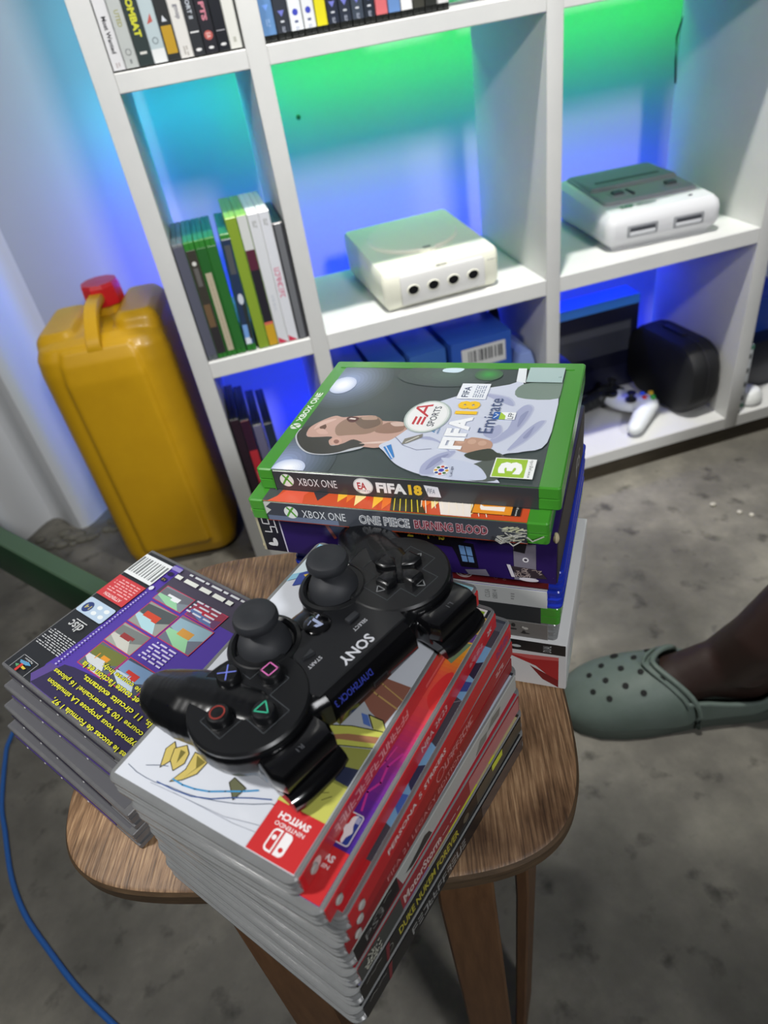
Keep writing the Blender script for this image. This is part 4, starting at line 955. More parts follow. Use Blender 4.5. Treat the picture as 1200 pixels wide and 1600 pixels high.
# ================================================================== game controller
def build_controller():
    a0 = math.atan2(-.528, -.849)
    t = thing('game_controller', 'black wireless game controller with two thumbsticks lying on the front stack of cases', 'game controller', (.0000, .2212, .5782), a0)
    t.scale = (.965, .965, .965)
    S = .001
    m = MB(); body = M('black_controller_shell', (11, 12, 14), .26, coat=.2)
    for s in (-1, 1):
        m.lathe([(.020, .007), (.0265, .010), (.0285, .016), (.0285, .0235), (.0270, .0262), (0, .0262)], (s * .049, -.001, 0), body, 36)
        # grips
        pts = [(s * .050, .002, .015), (s * .056, -.014, .0155), (s * .062, -.029, .0145), (s * .0655, -.041, .0130), (s * .0672, -.049, .0122), (s * .0675, -.0535, .0120)]
        rad = [.020, .0195, .0178, .0155, .0132, .0105]
        for p, q, r1, r2 in zip(pts, pts[1:], rad, rad[1:]):
            for k in range(4):
                f = k / 4; c = Vector(p).lerp(Vector(q), f); r = r1 + (r2 - r1) * f
                m.ball(c, (r, r, min(r * .82, .0145)), body, 18)
        m.lathe([(.0165, .008), (.0180, .012), (.0182, .0235), (.0172, .0255), (0, .0255)], (s * .0232, -.0215, 0), body, 28)
        # shoulder root
        m.box(s * .049 - .0165, s * .049 + .0165, .014, .034, .006, .0205, body, .004, 2)
    m.rings([(-.036, -.012), (.036, -.012), (.036, .024), (.020, .0285), (-.020, .0285), (-.036, .024)], [(.001, .007), (0, .009), (0, .0225), (.0035, .0262)], body)
    m.ball((0, -.018, .014), (.030, .014, .010), body, 20)
    m.build('body', t, mods=voxel(.00095, 5))
    # disc faces
    for s in (-1, 1):
        d = MB(); d.lathe([(.0278, .0254), (.0279, .0270), (.0268, .0280), (0, .0281)], (s * .049, -.001, 0), BLACKP, 48); d.build('disc_face', t)
    ln = M('moulded_outline_grey', (74, 78, 82), .4)
    for cx, cy, rot in ((.0489, -.0017, 0), (-.0494, .0008, 0)):
        r = MB(); a = Art(r, lambda x, y, l, cx=cx, cy=cy: Vector((cx + x / 1000, cy + y / 1000, .02818 + l / 1000)))
        w, L_ = 7.2, 20.5
        if cx > 0:
            a.line([(-w, -L_ + 2), (w, -L_ + 2), (w, -w), (L_, -w), (L_, w), (w, w), (w, L_), (-w, L_), (-w, w), (-L_ + 2, w), (-L_ + 2, -w), (-w, -w)], .28, ln, True)
        else:
            w = 8.4; L_ = 18.5
            a.line([(-w, -L_), (w, -L_), (w, -w), (L_, -w), (L_, w), (w, w), (w, L_), (-w, L_), (-w, w), (-L_, w), (-L_, -w), (-w, -w)], .28, ln, True)
            tri = M('arrow_mark_grey', (128, 130, 132), .4)
            for q in range(4):
                c, s_ = math.cos(q * PI / 2), math.sin(q * PI / 2)
                p = [(13.6, -2.6), (17.2, 0), (13.6, 2.6)]
                a.line([(x * c - y * s_, x * s_ + y * c) for x, y in p], .5, tri, True)
        r.build('outline_print', t)
    # direction pad: four separate keys
    for q in range(4):
        c, s_ = math.cos(q * PI / 2), math.sin(q * PI / 2)
        o = [(x * c - y * s_ - .0494, x * s_ + y * c + .0008) for x, y in [(.0022, 0), (.0068, -.0044), (.0126, -.0044), (.0134, -.0036), (.0134, .0036), (.0126, .0044), (.0068, .0044)]]
        k = MB(); k.rings(o, [(0, .027), (0, .0310), (.0006, .0318), (.0018, .0322)], BLACKP); k.build('direction_key', t)
    # face buttons
    cols = {'cross': (116, 130, 222), 'square': (226, 120, 190), 'circle': (226, 96, 86), 'triangle': (64, 190, 150)}
    for nm, x, y in (('cross', .0474, -.0170), ('square', .0342, -.0022), ('circle', .0631, -.0027), ('triangle', .0496, .0121)):
        k = MB(); k.lathe([(.0062, .0272), (.0062, .0284), (.0056, .0284), (.0054, .0312), (.0047, .0322), (.0030, .0326), (0, .0327)], (x, y, 0), BLACKP, 28)
        a = Art(k, lambda u, v, l, x=x, y=y: Vector((x + u / 1000, y + v / 1000, .03275 + l / 1000)))
        C_ = M('button_' + nm, cols[nm], .35)
        if nm == 'cross': a.line([(-3, -3), (3, 3)], .55, C_); a.line([(-3, 3), (3, -3)], .55, C_)
        if nm == 'square': a.line([(-2.7, -2.7), (2.7, -2.7), (2.7, 2.7), (-2.7, 2.7)], .55, C_, True)
        if nm == 'circle': a.ring(0, 0, 3.2, .6, C_, 30)
        if nm == 'triangle': a.line([(-3.3, -2.2), (3.3, -2.2), (0, 3.5)], .55, C_, True)
        k.build('face_button', t, label='round black button marked with a %s %s' % ({'cross': 'blue', 'square': 'pink', 'circle': 'red', 'triangle': 'green'}[nm], nm))
    # sticks
    for s in (-1, 1):
        w = MB(); w.lathe([(.0182, .0235), (.0186, .0262), (.0178, .0277), (.0160, .0283), (.0146, .0272), (.0140, .0252), (.0, .0252)], (s * .0232, -.0215, 0), BLACKP, 44); well = w.build('stick_well', t)
        k = MB(); c = (s * .0232, -.0215, 0)
        k.lathe([(.0132, .0250), (.0128, .0290), (.0112, .0325), (.0086, .0350), (.0060, .0362), (.0056, .0385), (.0072, .0400), (.0100, .0414), (.0108, .0430), (.0108, .0452), (.0100, .0470), (.0082, .0478), (.0050, .0476), (0, .0472)], c, RUBBER, 40)
        k.build('thumbstick', well)
    # centre plate
    p = MB(); p.rings([(-.0330, .0085), (-.012, -.0125), (.012, -.0125), (.0330, .0085), (.0285, .0235), (-.0285, .0235)], [(0, .0255), (0, .0268), (.0006, .0274)], M('black_centre_plate', (20, 21, 24), .36, coat=.2))
    a = Art(p, top_plane(27.45)); G = M('silver_lettering', (196, 198, 204), .35)
    a.text('SONY', -10, 10, 15.2, 21.2, G, bold=.02)
    a.text('SELECT', -16.2, -7.4, 7.9, 9.9, G); a.text('START', 13.0, 21.2, 7.0, 9.0, G)
    p.build('centre_plate', t)
    b = MB(); b.lathe([(.0068, .0268), (.0068, .0280), (.0058, .0287), (.003, .0291), (0, .0292)], (.0004, -.0085, 0), GLOSSBLACK, 32)
    a = Art(b, lambda x, y, l: Vector((.0004 + x / 1000, -.0085 + y / 1000, .02935 + l / 1000))); G2 = M('home_mark', (150, 160, 190), .3)
    a.poly([(-1.1, -3.2), (.5, -2.7), (.5, 3.6), (-1.1, 4)], G2); a.poly([(.5, 3.6), (2.4, 2.6), (2.6, .6), (1.2, 1.0), (.5, 2.2)], G2); a.poly([(-1.6, -1.4), (-4.2, -2.2), (-4.0, -3.2), (-1.6, -2.6)], G2); a.poly([(1, -2.4), (4.0, -1.4), (4.2, -2.2), (1, -3.2)], G2)
    b.build('home_button', t, label='small glossy round button with a pale emblem')
    b = MB(); b.box(-.0160, -.0090, .0012, .0046, .027, .0292, RUBBER, .0006, 2); b.build('select_button', t)
    b = MB(); b.rings([(.0130, .0006), (.0200, .0026), (.0130, .0046)], [(0, .027), (.0004, .0290)], RUBBER); b.build('start_button', t)
    # sloped front lip with blue lettering, port and lights
    f = MB(); mi = f.mi(GLOSSBLACK)
    pr = [(.0236, .0268), (.0275, .0254), (.0312, .0195), (.0315, .0125), (.0290, .0085), (.022, .0085)]
    rows = [[f.bm.verts.new((x, y, z)) for y, z in pr] for x in (-.026, .026)]
    for i in range(5): f.face((rows[0][i], rows[1][i], rows[1][i + 1], rows[0][i + 1]), mi, False)
    f.face(rows[0], mi, False); f.face(list(reversed(rows[1])), mi, False)
    f.build('front_lip', t)
    d = MB(); nrm = Vector((0, .0059, .0037)).normalized(); base = Vector((0, .0293, .0226)); up = Vector((0, -.0037, .0059)).normalized()
    a = Art(d, lambda x, y, l: base + Vector((x / 1000, 0, 0)) + up * (y / 1000) + nrm * (.00012 + l / 1000))
    a.text('DUALSHOCK 3', 2.5, 25.5, -1.7, 1.6, M('deep_blue_lettering', (44, 56, 150), .4), bold=.01)
    d.build('lip_lettering', t, label='dark blue lettering on the front lip')
    d = MB(); d.box(-.0048, .0048, .0308, .0317, .0140, .0175, M('port_metal', (90, 90, 92), .35, .8), .0008, 2); d.box(-.0040, .0040, .0316, .0319, .0147, .0168, BLACKP); d.build('cable_port', t)
    # shoulder buttons and triggers
    for s in (-1, 1):
        cx = s * .0495
        o = [(cx - .0155, .0225), (cx + .0155, .0225), (cx + .0162, .0325), (cx + .0140, .0385), (cx - .0140, .0385), (cx - .0162, .0325)]
        b = MB(); b.rings(o, [(.0012, .0118), (0, .0130), (0, .0205), (.0014, .0226), (.004, .0232)], GLOSSBLACK)
        a = Art(b, lambda x, y, l: Vector((cx + x / 1000, .033 + y / 1000, .02325 + l / 1000))); a.text('R1' if s > 0 else 'L1', -1.6, 1.6, -1.2, 1.2, M('bumper_mark', (74, 76, 80), .4))
        b.build('shoulder_button', t)
        g = MB(); mi = g.mi(GLOSSBLACK); rows = []
        prof = [(.026, .0108), (.034, .0114), (.0400, .0108), (.0428, .0086), (.0442, .0050), (.0430, .0026), (.0410, .0030), (.0370, .0048), (.030, .0050)]
        for k in range(9):
            f_ = k / 8; x = cx - .0150 + .0300 * f_; sh = 1 - .10 * (2 * f_ - 1) ** 4
            rows.append([g.bm.verts.new((x, .026 + (y - .026) * sh, z)) for y, z in prof])
        for p_, q_ in zip(rows, rows[1:]):
            for i in range(len(prof)): g.face((p_[i], q_[i], q_[(i + 1) % len(prof)], p_[(i + 1) % len(prof)]), mi)
        g.face(rows[0], mi); g.face(list(reversed(rows[-1])), mi)
        g.build('trigger', t, sharp=50)
build_controller()

# ================================================================== yellow can
def build_can():
    Y = M('yellow_jerrycan_plastic', (206, 160, 20), .42, coat=.1, noise=(7, .4, (178, 134, 16), (1, 1, 1)), bump=(40, .1))
    t = thing('jerrycan', 'yellow plastic jerrycan with a red screw cap standing beside the shelving unit', 'jerrycan', (-.222, 1.205, 0), math.radians(-7))
    hw, hd = .108, .100
    m = MB(); o = rrect(-hw, hw, -hd, hd, .040, 8)
    m.rings(o, [(.016, .004), (.004, .012), (0, .03), (0, .415), (.003, .440), (.012, .456), (.030, .463)], Y)
    # raised front and side panels
    for sx, w in ((0, .066),):
        p = rrect(-w, w, -hd - .008, -hd + .03, .010, 4)
        m.rings(p, [(.010, .03), (.0, .045), (0, .400), (.004, .430), (.012, .452)], Y)
    p = rrect(-hw - .005, -hw + .03, -.060, .060, .010, 4)
    m.rings(p, [(.010, .03), (.0, .045), (0, .400), (.008, .440)], Y)
    # shoulders either side of the handle valley
    for s, zz in ((-1, .474), (1, .487)):
        p = rrect(s * .066 - .038, s * .066 + .038, -.072, .085, .026, 7)
        m.rings(p, [(0, .40), (0, zz - .024), (.004, zz - .010), (.014, zz)], Y)
    m.build('body', t, mods=voxel(.0026, 9))
    h = MB(); pts = []
    for k in range(13):
        f = k / 12; y = -.098 + .125 * f; z = .449 + .046 * math.sin(min(1, f * 1.5) * PI / 2) ** .8
        pts.append((0.0, y, z))
    mi = h.mi(Y); rr = []
    for i, p in enumerate(pts):
        rr.append([h.bm.verts.new((p[0] + a, p[1] + c * .0, p[2] + b)) for a, b, c in [(-.011, -.006, 0), (.011, -.006, 0), (.0125, 0, 0), (.010, .007, 0), (-.010, .007, 0), (-.0125, 0, 0)]])
    for a, b in zip(rr, rr[1:]):
        for i in range(6): h.face((a[i], a[(i + 1) % 6], b[(i + 1) % 6], b[i]), mi)
    h.face(rr[0], mi); h.face(rr[-1], mi); h.build('handle', t, sharp=60)
    n = MB(); n.lathe([(.026, .44), (.025, .476), (.023, .486), (0, .486)], (.004, .042, 0), Y, 30); neck = n.build('neck', t)
    c = MB(); prof = [(.0320, .478), (.0330, .483), (.0325, .508), (.0300, .514), (0, .515)]; R_ = M('red_cap_plastic', (196, 26, 36), .38, coat=.2)
    c.lathe(prof, (.004, .042, 0), R_, 10); c.build('cap', neck, label='red ribbed screw cap', sharp=20)
build_can()

# ================================================================== consoles on the middle shelf
def build_round_lid_console():
    W_ = M('yellowed_white_plastic', (220, 220, 204), .4, coat=.1); G_ = M('pale_grey_panel', (198, 198, 196), .4)
    ang = math.radians(2.5)
    t = thing('game_console', 'off-white game console with four round ports and a circular lid on the middle shelf', 'game console', (.313, 1.128, .429), ang)
    h, d = .0975, .112
    o = rrect(-h, h, -d, d, .010, 4)
    m = MB(); m.rings(o, [(.006, .003), (.001, .012), (0, .040), (.001, .056), (.004, .060)], W_)
    # tilt the top: rises to the back
    for v in m.bm.verts:
        if v.co.z > .03: v.co.z += (v.co.y + d) * .075
    m.build('body', t)
    l = MB()
    l.lathe([(.0760, .058), (.0760, .0675), (.0735, .0700), (.060, .0712), (0, .0716)], (0, .020, 0), W_, 56)
    l.rings([(-.014, -.058), (0, -.066), (.014, -.058), (.024, -.040), (-.024, -.040)], [(0, .058), (.002, .0695)], W_)
    for v in l.bm.verts: v.co.z += (v.co.y + d) * .055 - .004
    l.build('lid', t)
    e = MB(); e.rings([(-.006, -.0560), (.006, -.0560), (.0075, -.050), (-.0075, -.050)], [(0, .0660), (.0008, .0705)], M('smoked_lamp', (120, 122, 116), .3)); e.build('power_light', t)
    for s in (-1, 1):
        b = MB(); b.lathe([(.0145, .058), (.0145, .0618), (.0125, .0632), (0, .0632)], (s * .074, -.078, 0), G_, 24)
        for v in b.bm.verts: v.co.z += .0010
        b.build('round_button', t)
    f = MB(); f.rings([(-.070, -d - .0030), (.070, -d - .0030), (.070, -d + .02), (-.070, -d + .02)], [(.001, .008), (0, .010), (0, .050), (.002, .053)], G_); pp = f.build('port_panel', t)
    for i in range(4):
        x = -.0505 + i * .0335
        p = MB(); o = [(x + .0085 * math.cos(a), .0305 + (.0075 if math.sin(a) < 0 else .0062) * math.sin(a)) for a in [2 * PI * k / 24 for k in range(24)]]
        mi = p.mi(W_)
        fr = [p.bm.verts.new((q[0] + (q[0] - x) * .25, -d - .0036, q[1] + (q[1] - .0305) * .25)) for q in o]; f2 = [p.bm.verts.new((q[0], -d - .0046, q[1])) for q in o]; f3 = [p.bm.verts.new((q[0], -d - .0034, q[1])) for q in o]
        for k in range(24):
            j = (k + 1) % 24; p.face((fr[k], fr[j], f2[j], f2[k]), mi); p.face((f2[k], f2[j], f3[j], f3[k]), p.mi(BLACKP))
        p.face(f3, p.mi(BLACKP)); p.build('controller_port', pp)
    w = MB(); a = Art(w, lambda x, y, l: Vector((x / 1000, -d - .0005 - l / 1000, y / 1000))); a.text('SEGA', -9, 9, 54.8, 58.2, (110, 112, 112), bold=.03)
    a.block(76, 92, 44, 46.4, 1, (150, 150, 148)); w.build('front_lettering', t)
build_round_lid_console()
def build_cartridge_console():
    L_ = M('light_grey_console_plastic', (196, 197, 200), .42, coat=.1); D_ = M('mid_grey_console_plastic', (132, 134, 138), .45); K_ = M('dark_port_grey', (60, 62, 68), .5)
    t = thing('game_console', 'grey cartridge game console with two wide controller ports on the middle shelf', 'game console', (.722, 1.146, .429), math.radians(-5))
    h, d = .100, .119
    o = rrect(-h, h, -d, d, .016, 6)
    m = MB(); m.rings(o, [(.016, 0), (.012, .006), (.003, .014), (0, .020), (0, .040), (.003, .050), (.012, .058)], L_)
    for v in m.bm.verts:
        if v.co.z > .045: v.co.z += (v.co.y + d) * .06
    m.build('body', t)
    p = MB(); p.rings(rrect(-.082, .082, -.066, .108, .010, 5), [(0, .052), (0, .0640), (.003, .0665)], D_)
    for v in p.bm.verts: v.co.z += (v.co.y + .066) * .055
    p.build('top_plate', t)
    HM = M('hatch_grey', (112, 116, 118), .45)
    p = MB(); p.rings(rrect(-.080, .080, -.004, .106, .008, 5), [(.001, .060), (0, .0715), (.004, .0760)], HM)
    p.rings(rrect(-.060, .060, .022, .034, .003, 4), [(0, .0755), (.002, .0770)], K_)
    p.build('cartridge_hatch', t, label='raised cartridge hatch with a slot line')
    for x in (-.045, .050):
        s = MB(); s.rings(rrect(x - .015, x + .015, -.046, -.020, .004, 4), [(0, .064), (.001, .0690)], D_); s.rings(rrect(x - .009, x + .009, -.040, -.024, .001, 2), [(0, .068), (.001, .0730)], K_); s.build('slide_switch', t)
    s = MB(); s.rings(rrect(-.026, -.021, -.050, -.018, .001, 2), [(0, .066), (.001, .0715)], K_); s.build('eject_bar', t)
    for x in (-.040, .040):
        c = MB(); mi = c.mi(K_)
        c.box(x - .027, x + .027, -d - .0014, -d + .004, .0205, .0400, D_, .003, 2)
        c.box(x - .022, x + .022, -d - .0022, -d + .004, .0300, .0365, K_, .001, 1); c.box(x - .022, x + .022, -d - .0026, -d + .004, .0235, .0295, M('port_insert_grey', (186, 188, 192), .4), .001, 1)
        c.build('controller_port', t)
    w = MB(); a = Art(w, lambda x, y, l: Vector((x / 1000, (y) / 1000, .0608 + l / 1000 + (y / 1000 + d) * .06)))
    a.text('SUPER', -66, -42, -92, -84, (30, 84, 56), bold=.08); a.text('NINTENDO', -38, -4, -92, -85, (60, 68, 68), bold=.06); w.build('logo_print', t)
    w = MB(); w.box(.052, .058, -.092, -.089, .0600, .0616, K_); w.build('power_light', t)
build_cartridge_console()

# ================================================================== standing cases
def stand_matrix(x, y, z, tilt=0.0):
    """a case standing on its foot with the spine to the front; x = its left side, y = spine face"""
    m = Matrix(((0, 0, 1, 0), (1, 0, 0, 0), (0, 1, 0, 0), (0, 0, 0, 1)))
    return Matrix.Translation((x, y, z)) @ Matrix.Rotation(tilt, 4, 'Y') @ m
def stand(label, x, z, H, T, plastic, spine, group, ds=None, y=.999, W=135, vr=None, tilt=0, cover=None, shift=0):
    mtx = stand_matrix(x, y, z, tilt) @ Matrix.Translation((W / 2000, H / 2000, 0))
    v = vr or (-H / 2 + 1.5, H / 2 - 1.5)
    return game_case(label, W, H, T, plastic, spine, cover or spine, v, (-W / 2 + .6, W / 2 - 8), None, ds, group=group, matrix=mtx, lip=False, r=2.5)
GB = M('black_case_plastic', (24, 26, 25), .3); GC = M('clear_olive_edge', (110, 116, 84), .3); GW_ = M('white_case_plastic', (220, 222, 220), .3)
def sp_text(s, x0, x1, h, col, bold=.02, extra=None):
    def f(a):
        if s: a.text(s, x0, x1, -h, h, col, bold=bold)
        if extra: extra(a)
    return f
z1 = .7995
g1 = 'cases in the top left compartment'
row = [
 ('white-spined game case lettered Most Wanted, leftmost in the top left compartment', 15.6, GB, (206, 206, 208), sp_text('Most Wanted', 42, 77, 2.6, (40, 40, 46), .03, lambda a: a.block(86, 92, -3, 3, 2, (170, 160, 160)))),
 ('pale grey game case with faint gold letters, second in the top left compartment', 16.4, GB, (176, 180, 178), sp_text('UTED', 38, 54, 2.6, (150, 150, 100), .03, lambda a: (a.ring(78, 0, 3, .6, (90, 92, 92)), a.block(85, 90, -2, 2, 1, (120, 124, 124))))),
 ('dark green game case lettered Combat in yellow, third in the top left compartment', 17.6, GB, (48, 58, 58), sp_text('COMBAT', 22, 66, 4.0, (196, 196, 60), .05, lambda a: a.rect(80, 82.5, -4, 4, (206, 206, 200)))),
 ('pale blue-grey game case with a red mark, fourth in the top left compartment', 17.4, GB, (172, 186, 190), sp_text('', 0, 0, 0, WH, 0, lambda a: (a.poly([(46, 2), (56, -4), (54, 3)], (176, 90, 84)), a.ring(72, 0, 3, .7, (110, 120, 126)), a.rect(80, 94, -8, 8, (214, 216, 216))))),
 ('black game case with a mustard yellow label, fifth in the top left compartment', 15.4, GB, (44, 46, 48), sp_text('', 0, 0, 0, WH, 0, lambda a: (a.rect(60, 87, -6, 6, (176, 140, 44)), a.poly([(50, -1), (56, -3), (56, 3)], (200, 204, 210))))),
 ('off-white game case lettered goop, sixth in the top left compartment', 16.4, GB, (206, 204, 200), sp_text('goop', 42, 56, 2.8, (90, 90, 104), .02, lambda a: a.block(82, 92, -3, 3, 2, (160, 156, 150)))),
 ('black game case lettered ORT II, seventh in the top left compartment', 14.4, GB, (46, 48, 52), sp_text('ORT II', 40, 58, 2.4, (190, 196, 204), .02, lambda a: (a.rect(70, 71.4, -5, 5, (220, 220, 220)), a.ell(88, 0, 1.6, 3.4, (214, 214, 214))))),
 ('black game case with pink letters and red roundel, eighth in the top left compartment', 16.4, GB, (38, 38, 44), sp_text('PTS', 44, 62, 3.2, (190, 120, 134), .05, lambda a: (a.ell(76, 0, 4.6, 5, (176, 90, 84)), a.text('EA', 73.6, 78.6, -2.4, 2.4, (226, 200, 196)), a.ell(88, 0, 1.4, 3, (214, 214, 214))))),
 ('black game case with one thin white line, ninth in the top left compartment', 14.4, GB, (30, 32, 38), sp_text('', 0, 0, 0, WH, 0, lambda a: (a.rect(73, 73.8, -5, 5, (170, 170, 176)), a.ell(87, 0, 1.4, 3.4, (214, 214, 214))))),
 ('cream-white game case standing rightmost in the top left compartment', 15.0, GB, (206, 206, 200), sp_text('', 0, 0, 0, WH, 0, lambda a: a.block(82, 88, -3, 3, 1, (170, 170, 160)))),
]
x = -.0642
for lab, T, pl, sp, ds in row:
    stand(lab, x, z1, 190, T * .975 - .4, pl, sp, g1, ds); x += T * .975 / 1000
g2 = 'cases in the top middle compartment'
PSB = lambda a: (a.ell(60, 0, 3.4, 3.4, (60, 70, 170)), a.block(68, 71, -4, 4, 1, (90, 96, 130)), a.block(74, 80, -2.4, 2.4, 2, (150, 156, 176)))
PSD = lambda a: (a.poly([(56, -4), (62, 0), (56, 4)], (110, 116, 190)), a.block(66, 68, -4, 4, 1, (200, 204, 210)), a.block(72, 78, -2, 2, 2, (150, 156, 170)))
row2 = [
 ('steel-blue spined game case, leftmost in the top middle compartment', 17.4, (92, 130, 176), sp_text('', 0, 0, 0, WH, 0, lambda a: (a.poly([(48, -4), (54, 0), (48, 4)], (110, 150, 220)), a.block(62, 70, -3, 3, 2, (130, 160, 200))))),
 ('black game case with a blue mark, second in the top middle compartment', 17.6, (46, 50, 58), PSD),
 ('white game case with a blue roundel, third in the top middle compartment', 16.4, (214, 218, 222), PSB),
 ('white game case with a blue roundel, fourth in the top middle compartment', 15.6, (210, 212, 214), PSB),
 ('bright yellow spined game case, fifth in the top middle compartment', 14.6, (206, 196, 34), None),
 ('black game case with pale print, sixth in the top middle compartment', 15.0, (36, 42, 56), PSD),
 ('black game case with pale print, seventh in the top middle compartment', 15.6, (40, 46, 58), PSD),
 ('dark slate game case with pale print, eighth in the top middle compartment', 15.6, (58, 66, 78), PSD),
 ('black game case with pale print, ninth in the top middle compartment', 14.6, (34, 40, 50), PSD),
 ('coral red spined game case, tenth in the top middle compartment', 16.2, (196, 100, 104), None),
 ('blue spined game case, eleventh in the top middle compartment', 16.4, (96, 130, 180), None),
 ('white spined game case, twelfth in the top middle compartment', 15.6, (214, 214, 214), None),
 ('dark olive game case, thirteenth in the top middle compartment', 16.0, (58, 58, 52), None),
 ('black game case, fourteenth in the top middle compartment', 16.0, (40, 42, 40), None),
 ('pale grey game case, last one seen in the top middle compartment', 16.0, (196, 196, 196), None)]
x = .1190
for lab, T, sp, ds in row2:
    stand(lab, x, z1, 171, T - .8, GB, sp, g2, ds, y=1.008, vr=(-78, 84)); x += T / 1000
g3 = 'cases in the left middle compartment'
zb = .4293
GG = M('dark_green_case_plastic', (46, 116, 44), .28, coat=.3)
row3 = [
 ('slate grey game case, leftmost in the left middle compartment', 171, 15.4, M('slate_case', (90, 96, 100), .3), (84, 86, 100), None, 1.0),
 ('green-topped game case with a dark brown picture spine, second in the left middle compartment', 171, 14.6, GG, (58, 56, 50), lambda a: (a.ell(-56, 0, 3, 3, (206, 206, 200)), a.rect(-50, -24, -3, 3, (96, 94, 92)), a.rect(2, 36, -5, 4, (104, 84, 62)), a.rect(36, 77, -6, 6, (48, 46, 48))), 1.0),
 ('green-topped game case with a cream label along its spine, third in the left middle compartment', 171, 14.6, GG, (40, 92, 44), lambda a: (a.rect(-40, 76, -4.4, 4.4, (172, 162, 140)), a.block(-30, 70, -1, 1, 1, (150, 140, 118))), 1.0),
 ('plain green game case, fourth in the left middle compartment', 171, 14.4, GG, (44, 100, 46), None, 1.0),
]
x = -.0636
for lab, H, T, pl, sp, ds, yy in row3:
    stand(lab, x, zb, H, T - .6, pl, sp, g3, ds, y=yy, vr=(-77, 74 if sp != (84, 86, 100) else 82)); x += T / 1000
stand('green-topped game case with a dark blue picture spine, leaning beside the lime green one', -.0035, zb + .0007, 171, 14.0, GG, (40, 54, 80), g3,
      lambda a: (a.rect(-70, -30, -4, 4, (76, 80, 84)), a.ell(6, 1, 8, 4, (190, 196, 206)), a.rect(44, 74, -6, 3, (110, 150, 206)), a.rect(64, 77, -6, 2, (206, 214, 222)), a.rect(14, 66, 1, 6, (44, 50, 50))), y=1.0, vr=(-74, 78), tilt=math.radians(2.0))
x = .0150
row4 = [
 ('lime green game case, taller, sixth in the left middle compartment', 190, 15.6, M('lime_case', (128, 176, 60), .3), (126, 150, 50), None),
 ('white and maroon game case with a yellow foot, seventh in the left middle compartment', 190, 14.8, M('lime_case', (128, 176, 60), .3), (52, 40, 50), lambda a: (a.rect(-94, -48, -7, 7, (196, 198, 196)), a.rect(-48, -20, -7, 7, (84, 40, 56)), a.rect(-20, 56, -7, 7, (40, 38, 46)), a.rect(60, 93, -7, 7, (190, 150, 44)), a.rect(57, 61, -7, 7, (196, 100, 84)))),
 ('white game case with a red corner at its foot, eighth in the left middle compartment', 190, 15.4, GW_, (202, 204, 208), lambda a: (a.poly([(84, -7), (94, -7), (94, 7)], (190, 50, 76)), a.block(-84, -74, -3, 3, 2, (150, 152, 150)), a.block(20, 44, -2, 2, 2, (176, 180, 190)))),
 ('white game case with pink vertical marks, ninth in the left middle compartment', 190, 15.2, GW_, (204, 206, 212), lambda a: (a.poly([(84, -7), (94, -7), (94, 7)], (190, 50, 76)), worn_letters(a, -16, 24, -3.4, 2.8, (206, 100, 130), 24), a.block(-84, -74, -3, 3, 2, (150, 152, 150)))),
 ('dark grey game case, shorter, rightmost in the left middle compartment', 171, 15.6, GB, (104, 106, 110), lambda a: (a.rect(-84, 84, 4, 7, (50, 50, 54)), a.rect(-84, 84, -7, -5, (50, 50, 54)))),
]
for lab, H, T, pl, sp, ds in row4:
    stand(lab, x, zb, H, T - .6, pl, sp, g3, ds, y=1.0); x += T / 1000
g4 = 'cases leaning in the bottom left compartment'
zf = .0615
for i, (lab, sp, dx, ds, Hh) in enumerate([
 ('tall black game case standing leftmost in the bottom left compartment', (40, 26, 36), 0, None, 262),
 ('tall red spined game case standing in the bottom left compartment', (176, 44, 54), .0095, lambda a: (a.rect(-130, -70, -7, 7, (50, 24, 44)), a.rect(-30, -10, -5, 5, (206, 96, 96)), a.rect(0, 20, -7, 7, (90, 90, 80))), 256),
 ('tall white game case with a dark head, right of the tall red one', (222, 222, 226), .0270, lambda a: a.rect(-120, -50, -7, 7, (96, 94, 120)), 243),
 ('tall dark blue game case standing rightmost in the bottom left compartment', (30, 40, 60), .0445, None, 240)]):
    stand(lab, -.0625 + dx + (.006 if i else 0), zf + .0001, Hh, 14.6, GB, sp, g4, ds, y=1.005, cover=(34, 40, 58))

# ================================================================== boxes and gadgets low down
def card_box(name, label, cat, x0, x1, y0, y1, z0, z1, col, rz=0, art=None, top=None, group=None, rough=.35):
    cx, cy = (x0 + x1) / 2, (y0 + y1) / 2
    t = thing(name, label, cat, (cx, cy, z0), rz, group)
    b = MB(); b.box(x0 - cx, x1 - cx, y0 - cy, y1 - cy, 0, z1 - z0, M('card_%d_%d_%d' % col, col, rough, coat=.2), .0015, 2); b.build('carton', t)
    if top:
        l = MB(); l.box(x0 - cx - .0006, x1 - cx + .0006, y0 - cy - .0006, y1 - cy + .0006, z1 - z0 - .020, z1 - z0 + .0006, M('card_%d_%d_%d' % top, top, rough, coat=.2), .001, 1); l.build('lid', t)
    if art:
        f = MB(); a = Art(f, lambda x, y, l: Vector((x / 1000, y0 - cy - .0008 - l / 1000, y / 1000))); art(a, (z1 - z0) * 1000); f.build('printed_label', t)
    return t
def barcode(a, H):
    a.rect(-38, 44, H - 52, H - 14, (206, 206, 204)); rn = random.Random(3); x = -26
    while x < 36:
        w = 1 + rn.random() * 4; a.rect(x, x + w, H - 42, H - 20, (90, 92, 94)); x += w + 1 + rn.random() * 3
zf = .0612
card_box('cardboard_box', 'blue cardboard box with a white barcode label in the bottom middle compartment', 'box', .326, .438, 1.042, 1.21, zf, .338, (44, 84, 170), math.radians(2), barcode)
card_box('cardboard_box', 'blue cardboard box, directly left of the box with the barcode label', 'box', .252, .318, 1.048, 1.20, zf, .332, (54, 96, 168), math.radians(3))
